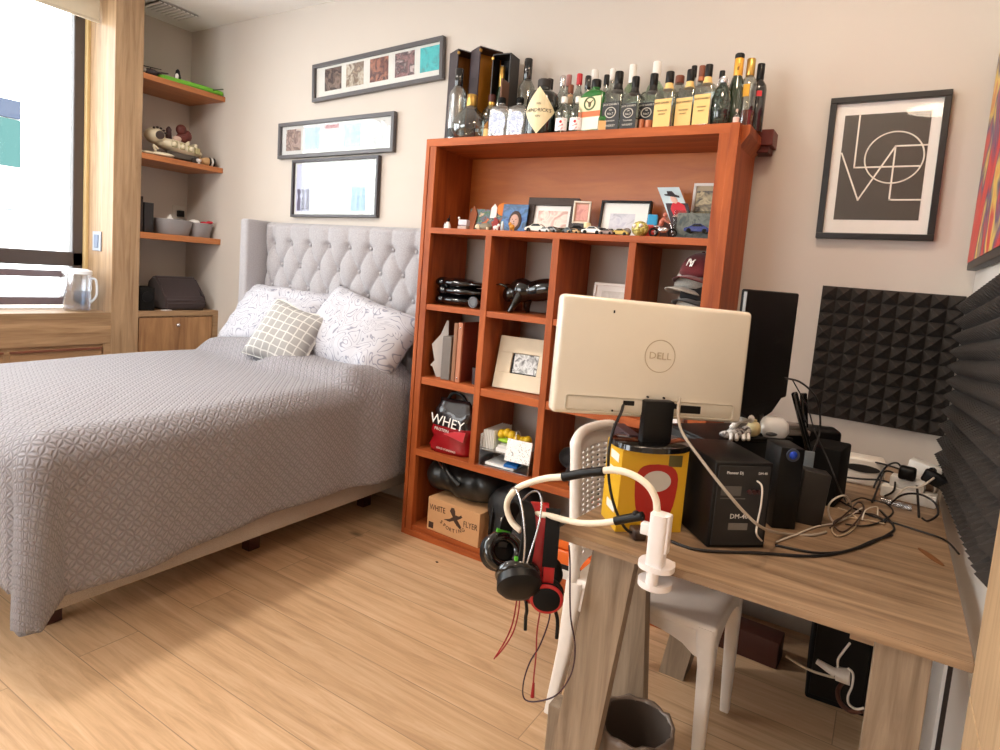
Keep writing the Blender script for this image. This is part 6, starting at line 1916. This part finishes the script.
# ------------------------------------------------------------------ floor things
t = thing('waste_bin', 'dark waste bin with a bag liner behind the slanted desk leg', 'bin', (-.425, 1.47, 0))
bm = NB(); n_ = 30
prof = [(.062, 0), (.066, .003), (.088, .245), (.094, .25), (.086, .25), (.083, .235), (.062, .02), (.01, .018)]
lathe(bm, prof, None, n_, True); obj('bucket', bm, plain((74, 62, 54), .5), t, 50)
bm = NB()
rows = []
for (r_, z) in ((.082, .13), (.0855, .23), (.088, .254), (.0965, .256), (.0975, .235), (.094, .19)):
    rows.append([bm.verts.new(((r_ + .0025 * math.sin(k * 2.6 + z * 30)) * math.cos(2 * math.pi * k / 36), (r_ + .0025 * math.sin(k * 2.6 + z * 30)) * math.sin(2 * math.pi * k / 36), z + .004 * math.sin(k * 1.7))) for k in range(36)])
for a, b_ in zip(rows[:-1], rows[1:]):
    for k in range(36):
        bm.faces.new((a[k], a[(k + 1) % 36], b_[(k + 1) % 36], b_[k]))
obj('liner', bm, plain((112, 96, 84), .35, bump=.3), t, True)
# under the desk
bm = NB(); bx(bm, (-.09, .09), (-.16, .16), (0, .42), .01, None, 3); t = thing('computer_case', 'black computer case standing under the desk', 'computer', (-.02, 2.45, 0), R(4)); obj('case', bm, M_BLACKM, t, 40)
bm = NB(); bx(bm, (-.08, .08), (-.164, -.158), (.02, .40), .004); obj('front_panel', bm, M_BLACK, t)
bm = NB(); rod(bm, (.0, -.166, .36), (.0, -.16, .36), .01); obj('power_button', bm, M_GREYMET, t)
Y_U = 2.12
t = thing('wall_plug', 'white plug with a coiled white cord under the desk', 'plug', P(843, 676, 'y', Y_U))
bm = NB(); rod(bm, (-.02, 0, 0), (.018, .0, .004), .02, .024, seg=18); rod(bm, (-.075, .01, .012), (-.02, 0, 0), .008, .014, seg=14); obj('body', bm, WHITE_C, t, 40)
cable('white cord rising from the plug to the desk underside', [P(838, 670, 'y', Y_U), P(838, 660, 'y', Y_U), P(843, 652, 'y', Y_U), P(850, 643, 'y', Y_U)], .0035, WHITE_C)
cable('white cord hanging from the plug to the desk leg', [P(848, 668, 'y', Y_U - .02), P(853, 674, 'y', Y_U - .03), P(852, 686, 'y', Y_U - .04), P(848, 696, 'y', Y_U - .06), P(849, 704, 'y', Y_U - .08), P(856, 709, 'y', Y_U - .1), P(864, 708, 'y', Y_U - .1)], .0035, WHITE_C)
cable('flat white cord curving on the dark box under the desk', [P(786, 656, 'y', 2.15), P(798, 664, 'y', 2.14), P(812, 671, 'y', 2.13), P(828, 676, 'y', 2.12), P(838, 678, 'y', Y_U)], .004, plain((206, 190, 164), .4))
cable('thick brown cable coiled below the white plug', [P(845, 680, 'y', 2.2), P(838, 690, 'y', 2.16), P(840, 702, 'y', 2.1), P(850, 711, 'y', 2.05), P(862, 711, 'y', 2.03)], .007, plain((84, 46, 30), .5))
bm = NB(); bx(bm, (-.2, .1), (-.05, .05), (0, .10), .004); solo('storage_box', bm, plain((72, 34, 24), .5), 'dark red-brown box in the shadow under the desk', 'box', None, 40, (-.30, 2.44, 0), (0, 0, R(-3)))
bm = NB(); ball(bm, (0, 0, .0), (.008, .005, .003)); solo('floor_crumb', bm, plain((80, 56, 40), .8), 'tiny dark crumb on the floor in front of the bookcase', 'crumb', None, True, Pz(437, 562, .002))

# ------------------------------------------------------------------ niche things
t = thing('toy_board', 'bright green toy board lying on the topmost niche shelf', 'toy', (-4.235, 2.47, 2.387))
bm = NB(); prism(bm, [(-.10, -.20), (.04, -.21), (.12, -.16), (.155, .1), (.15, .245), (.05, .24), (-.10, .22)], .006, .034, Matrix(((1, 0, 0, 0), (0, 0, 1, 0), (0, 1, 0, 0), (0, 0, 0, 1)))); bmesh.ops.bevel(bm, geom=list(bm.edges), offset=.005, segments=2, affect='EDGES'); obj('board', bm, plain((112, 186, 48), .45), t, 40)
bm = NB(); bx(bm, (-.09, .10), (-.18, .2), (0, .008), .002); obj('base', bm, plain((84, 150, 40), .5), t)


def toy_heli(label, loc, rz, s=1.0):
    t = thing('toy_helicopter', label, 'toy', loc, R(rz), 'dark toys on the topmost niche shelf')
    bm = NB(); ball(bm, (0, 0, .03 * s), (.045 * s, .022 * s, .022 * s)); rod(bm, (.03 * s, 0, .035 * s), (.10 * s, 0, .045 * s), .008 * s, .004 * s); obj('body', bm, plain((44, 30, 34), .5), t, True)
    bm = NB(); ball(bm, (-.03 * s, 0, .032 * s), (.02 * s, .018 * s, .016 * s)); obj('canopy', bm, plain((200, 196, 190), .3), t, True)
    bm = NB(); bx(bm, (-.06 * s, .06 * s), (-.005 * s, .005 * s), (.058 * s, .061 * s)); rod(bm, (0, 0, .045 * s), (0, 0, .06 * s), .003 * s); obj('rotor', bm, M_BLACK, t)
    bm = NB()
    for sy in (-1, 1):
        rod(bm, (-.035 * s, sy * .018 * s, .003 * s), (.035 * s, sy * .018 * s, .003 * s), .003 * s)
        rod(bm, (0, sy * .018 * s, .003 * s), (0, sy * .012 * s, .018 * s), .003 * s)
    obj('skids', bm, M_BLACK, t)


toy_heli('small dark toy helicopter beside the pillar on the topmost shelf', (-4.14, 2.245, 2.387), 70, 1.0)
t = thing('figurine', 'small black and white penguin figure on the green board', 'figurine', (-4.14, 2.42, 2.408))
bm = NB(); loft(bm, [(0, 0, 0, .02, .018, 2), (0, 0, .03, .024, .02, 2), (0, 0, .055, .015, .014, 2), (0, 0, .07, .012, .012, 2), (0, 0, .08, .004, .004, 2)]); obj('body', bm, M_BLACK, t, True)
bm = NB(); ball(bm, (.012, -.012, .028), (.012, .012, .022)); obj('belly', bm, M_WHITE, t, True)
t = thing('figurine', 'dark crocodile shaped toy at the far end of the green board', 'figurine', (-4.16, 2.60, 2.408), R(80))
bm = NB(); ball(bm, (0, 0, .018), (.06, .02, .016)); ball(bm, (-.06, 0, .022), (.03, .016, .012)); tube(bm, [(.05, 0, .018), (.09, .004, .014), (.12, .01, .01)], .008, 8, rad=lambda q: .01 - .007 * q); obj('body', bm, plain((50, 48, 40), .6), t, True)
for sx in (-.03, .03):
    for sy in (-.018, .018):
        bm = NB(); rod(bm, (sx, sy, 0), (sx, sy * .8, .014), .006); obj('leg', bm, plain((50, 48, 40), .6), t)
bm = NB(); bx(bm, (-.05, .05), (-.004, .004), (0, .006), .002); solo('stick', bm, plain((40, 60, 34), .5), 'thin dark stick poking out at the right end of the green board', 'stick', None, None, (-4.02, 2.63, 2.405), (0, 0, R(5)))
# middle shelf
t = thing('toy_rover', 'cream patterned toy shuttle with round nose on the middle niche shelf', 'toy', (-4.22, 2.46, 1.905), R(84))
M_CRM = plain((226, 216, 188), .45); M_TAN = plain((170, 160, 118), .5)
bm = NB(); ball(bm, (.02, 0, .095), (.165, .085, .045), RY(8)); ball(bm, (-.13, -.0, .145), (.062, .07, .052)); obj('hull', bm, M_CRM, t, True)
for k in range(4):
    bm = NB(); bx(bm, (-.05 + k * .05, -.02 + k * .05), (-.088, -.05), (.085 - .006 * k, .125 - .006 * k), .004); obj('hatch', bm, M_TAN, t)
for k in range(3):
    bm = NB(); ball(bm, (-.04 + k * .055, -.075, .105 - .006 * k), (.018, .02, .02)); obj('boss', bm, M_CRM, t, True)
bm = NB(); rod(bm, (-.125, -.074, .145), (-.125, -.05, .145), .026, seg=22); obj('porthole', bm, plain((60, 46, 40), .4), t, 40)
for k in range(5):
    a = .4 + k * .42
    bm = NB(); ball(bm, (-.13 + .052 * math.cos(a), -.05, .15 + .043 * math.sin(a)), (.009, .009, .007)); obj('stud', bm, plain((50, 40, 38), .5), t, True)
bm = NB(); bx(bm, (.06, .085), (-.03, .03), (.125, .165), .006); bx(bm, (.115, .14), (-.03, .03), (.115, .14), .006); obj('tail_block', bm, M_CRM, t, 40)
for wx in (-.06, .11):
    for wy in (-.06, .06):
        bm = NB(); rod(bm, (wx, wy - .012, .024), (wx, wy + .012, .024), .024, seg=18); obj('wheel', bm, plain((60, 54, 50), .6), t, 40)
bm = NB(); bx(bm, (-.07, .12), (-.05, .05), (.02, .062), .006); obj('chassis', bm, plain((90, 84, 76), .6), t)
t = thing('figurine', 'red-brown animal figure riding on the cream toy shuttle', 'figurine', (-4.20, 2.50, 2.035), R(84))
bm = NB(); ball(bm, (0, 0, .035), (.042, .03, .034)); ball(bm, (-.01, 0, .085), (.034, .03, .036)); ball(bm, (.03, 0, .05), (.03, .024, .04)); obj('body', bm, plain((92, 36, 28), .6), t, True)
bm = NB(); ball(bm, (-.045, -.02, .018), (.03, .014, .02)); obj('saddle', bm, plain((206, 176, 160), .5), t, True)
bm = NB(); loft(bm, [(0, 0, 0, .02, .02, 2), (0, 0, .05, .016, .016, 2), (0, 0, .06, .018, .018, 2), (0, 0, .078, .006, .006, 2)]); solo('figurine', bm, plain((58, 30, 30), .6), 'small dark standing figure behind the cream toy shuttle nose', 'figurine', None, True, (-4.2, 2.405, 2.045))
t = thing('toy_claw', 'flat cream toy with claw arms lying near the pillar', 'toy', (-4.135, 2.30, 1.905), R(80))
bm = NB(); ball(bm, (.03, 0, .018), (.07, .05, .016)); ball(bm, (-.06, 0, .016), (.05, .03, .012)); obj('body', bm, M_CRM, t, True)
bm = NB(); tube(bm, [(-.02, -.02, .03), (-.035, -.025, .065), (-.005, -.02, .045)], .006, 8); obj('claw', bm, M_CRM, t, True)
t = thing('figurine', 'small striped toy animal at the right end of the middle shelf', 'figurine', (-4.13, 2.64, 1.905), R(80))
bm = NB(); ball(bm, (0, 0, .032), (.046, .026, .028)); ball(bm, (-.045, 0, .03), (.02, .018, .018)); obj('body', bm, plain((190, 150, 104), .5), t, True)
for k, m_ in ((0, M_BLACK), (1, M_WHITE), (2, M_BLACK)):
    bm = NB(); ring(bm, (0, 0, 0), .026, .006, T(.012 + k * .014, 0, .032) @ RY(90), 20, 8); obj('stripe', bm, m_, t, True)
bm = NB(); ball(bm, (-.035, 0, .006), (.018, .014, .006)); obj('foot', bm, plain((190, 150, 104), .5), t, True)
bm = NB(); loft(bm, [(0, 0, 0, .012, .012, 2), (0, 0, .012, .005, .005, 2), (0, 0, .02, .016, .016, 2), (0, 0, .034, .018, .018, 2)]); solo('tiny_goblet', bm, M_WHITE, 'tiny white goblet beside the striped toy animal', 'toy', None, 50, (-4.11, 2.565, 1.905))
# lowest shelf
bm = NB(); bx(bm, (-.10, .03), (-.02, .04), (0, .19), .003); solo('book', bm, plain((30, 27, 28), .5), 'dark upright book beside the pillar on the lowest shelf', 'book', None, 40, (-4.15, 2.235, 1.416))
bm = NB(); bx(bm, (-.09, .03), (-.01, .012), (0, .225), .003); solo('book', bm, plain((44, 32, 30), .5), 'taller dark brown book behind the black one next to the pillar', 'book', None, 40, (-4.15, 2.195, 1.416))


def basket(label, loc, rx, ry, h):
    t = thing('basket', label, 'basket', loc, R(4), 'grey baskets on the lowest shelf')
    bm = NB(); loft(bm, [(0, 0, 0, rx * .8, ry * .8, 3), (0, 0, .006, rx * .84, ry * .84, 3), (0, 0, h, rx, ry, 3), (0, 0, h, rx - .006, ry - .006, 3), (0, 0, .012, rx * .8, ry * .8, 3)], None, 32); obj('tub', bm, plain((146, 144, 146), .6), t, 50)
    bm = NB(); ring(bm, (0, 0, h), 1, .004 / max(rx, ry), None, 36, 6); bmesh.ops.transform(bm, matrix=T(0, 0, h) @ Matrix.Diagonal((rx, ry, rx, 1)) @ T(0, 0, -h), verts=bm.verts); obj('rim', bm, plain((160, 158, 158), .5), t, True)
    return t


basket('larger grey basket on the lowest niche shelf, holding papers', (-4.20, 2.44, 1.416), .10, .125, .10)
basket('smaller grey basket by the back wall, holding something red', (-4.20, 2.628, 1.416), .09, .08, .095)
bm = NB(); prism(bm, [(-.04, 0), (.04, 0), (.0, .06)], -.003, .003); solo('folded_card', bm, M_WHITEP, 'white folded card sticking out of the larger basket', 'card', None, None, (-4.15, 2.40, 1.49), (0, 0, R(80)))
bm = NB(); ball(bm, (0, 0, 0), (.05, .05, .018)); ball(bm, (.03, .03, .004), (.03, .02, .012)); solo('cloth', bm, plain((70, 68, 70), .8), 'dark contents of the larger grey basket', 'cloth', None, True, (-4.19, 2.47, 1.51))
bm = NB(); ball(bm, (0, 0, 0), (.045, .035, .022)); solo('tissue', bm, M_WHITEP, 'white tissue on top of the smaller grey basket', 'tissue', None, True, (-4.20, 2.60, 1.515))
bm = NB(); ball(bm, (0, 0, 0), (.03, .026, .016)); ball(bm, (.02, .03, .012), (.028, .02, .01)); solo('red_wrapper', bm, plain((190, 24, 44), .4), 'bright red wrapper on the smaller grey basket', 'wrapper', None, True, (-4.14, 2.635, 1.512))
t = thing('wall_socket', 'pale wall socket with a black plug above the grey baskets', 'socket', (XL, 2.655, 1.585))
bm = NB(); bx(bm, (0, .008), (-.045, .045), (-.05, .05), .003); obj('plate', bm, plain((206, 200, 190), .5), t)
bm = NB(); bx(bm, (.006, .05), (-.018, .018), (-.03, .015), .005); obj('plug', bm, M_BLACK, t)
# on the cabinet
t = thing('wedge_cushion', 'dark brown wedge cushion on the low oak cabinet', 'cushion', (-4.27, 2.50, .912))
bm = NB(); prism(bm, [(-.12, 0), (.17, 0), (.18, .06), (.14, .085), (.05, .215), (.0, .225), (-.05, .19)], -.145, .145); bmesh.ops.bevel(bm, geom=list(bm.edges), offset=.014, segments=3, affect='EDGES'); obj('cover', bm, fabric('dark_brown_cloth', (52, 36, 36), 200, .2), t, 50)
bm = NB(); bx(bm, (-.06, .06), (-.05, .05), (0, .155), .01, None, 3); t = thing('speaker_box', 'small black box speaker between the pillar and the wedge cushion', 'speaker', (-4.16, 2.235, .912)); obj('body', bm, M_BLACKM, t, 40)
bm = NB(); rod(bm, (.058, 0, .09), (.064, 0, .09), .034, seg=22); obj('cone', bm, M_BLACK, t, 40)
bm = NB(); bx(bm, (-.02, .02), (-.03, .03), (0, .006), .002); solo('card', bm, plain((206, 200, 196), .5), 'small pale card lying in front of the wedge cushion', 'card', None, None, (-4.095, 2.36, .912), (0, 0, R(20)))
# water jug on the window sill
t = thing('water_jug', 'clear plastic water jug with lid on the window sill', 'jug', (-4.215, 1.875, .905), R(50))
bm = NB(); loft(bm, [(0, 0, 0, .062, .058, 2.3), (0, 0, .01, .068, .064, 2.3), (0, 0, .20, .076, .07, 2.3), (0, 0, .225, .074, .068, 2.3)], None, 28); obj('body', bm, glass('jug_plastic', (232, 236, 242), .35, .2), t, 50)
bm = NB(); loft(bm, [(0, 0, .006, .058, .054, 2.3), (0, 0, .12, .064, .06, 2.3)], None, 28); obj('water', bm, glass('water', (206, 216, 228), .1, .02), t, 50)
bm = NB(); loft(bm, [(0, 0, .225, .077, .071, 2.3), (0, 0, .245, .075, .069, 2.3), (0, 0, .256, .05, .046, 2.2)], None, 28); obj('lid', bm, plain((226, 230, 236), .3), t, 50)
bm = NB(); tube(bm, [(.07, 0, .2), (.098, 0, .19), (.102, 0, .1), (.068, 0, .05)], .007, 10); obj('handle', bm, plain((214, 220, 228), .3), t, True)
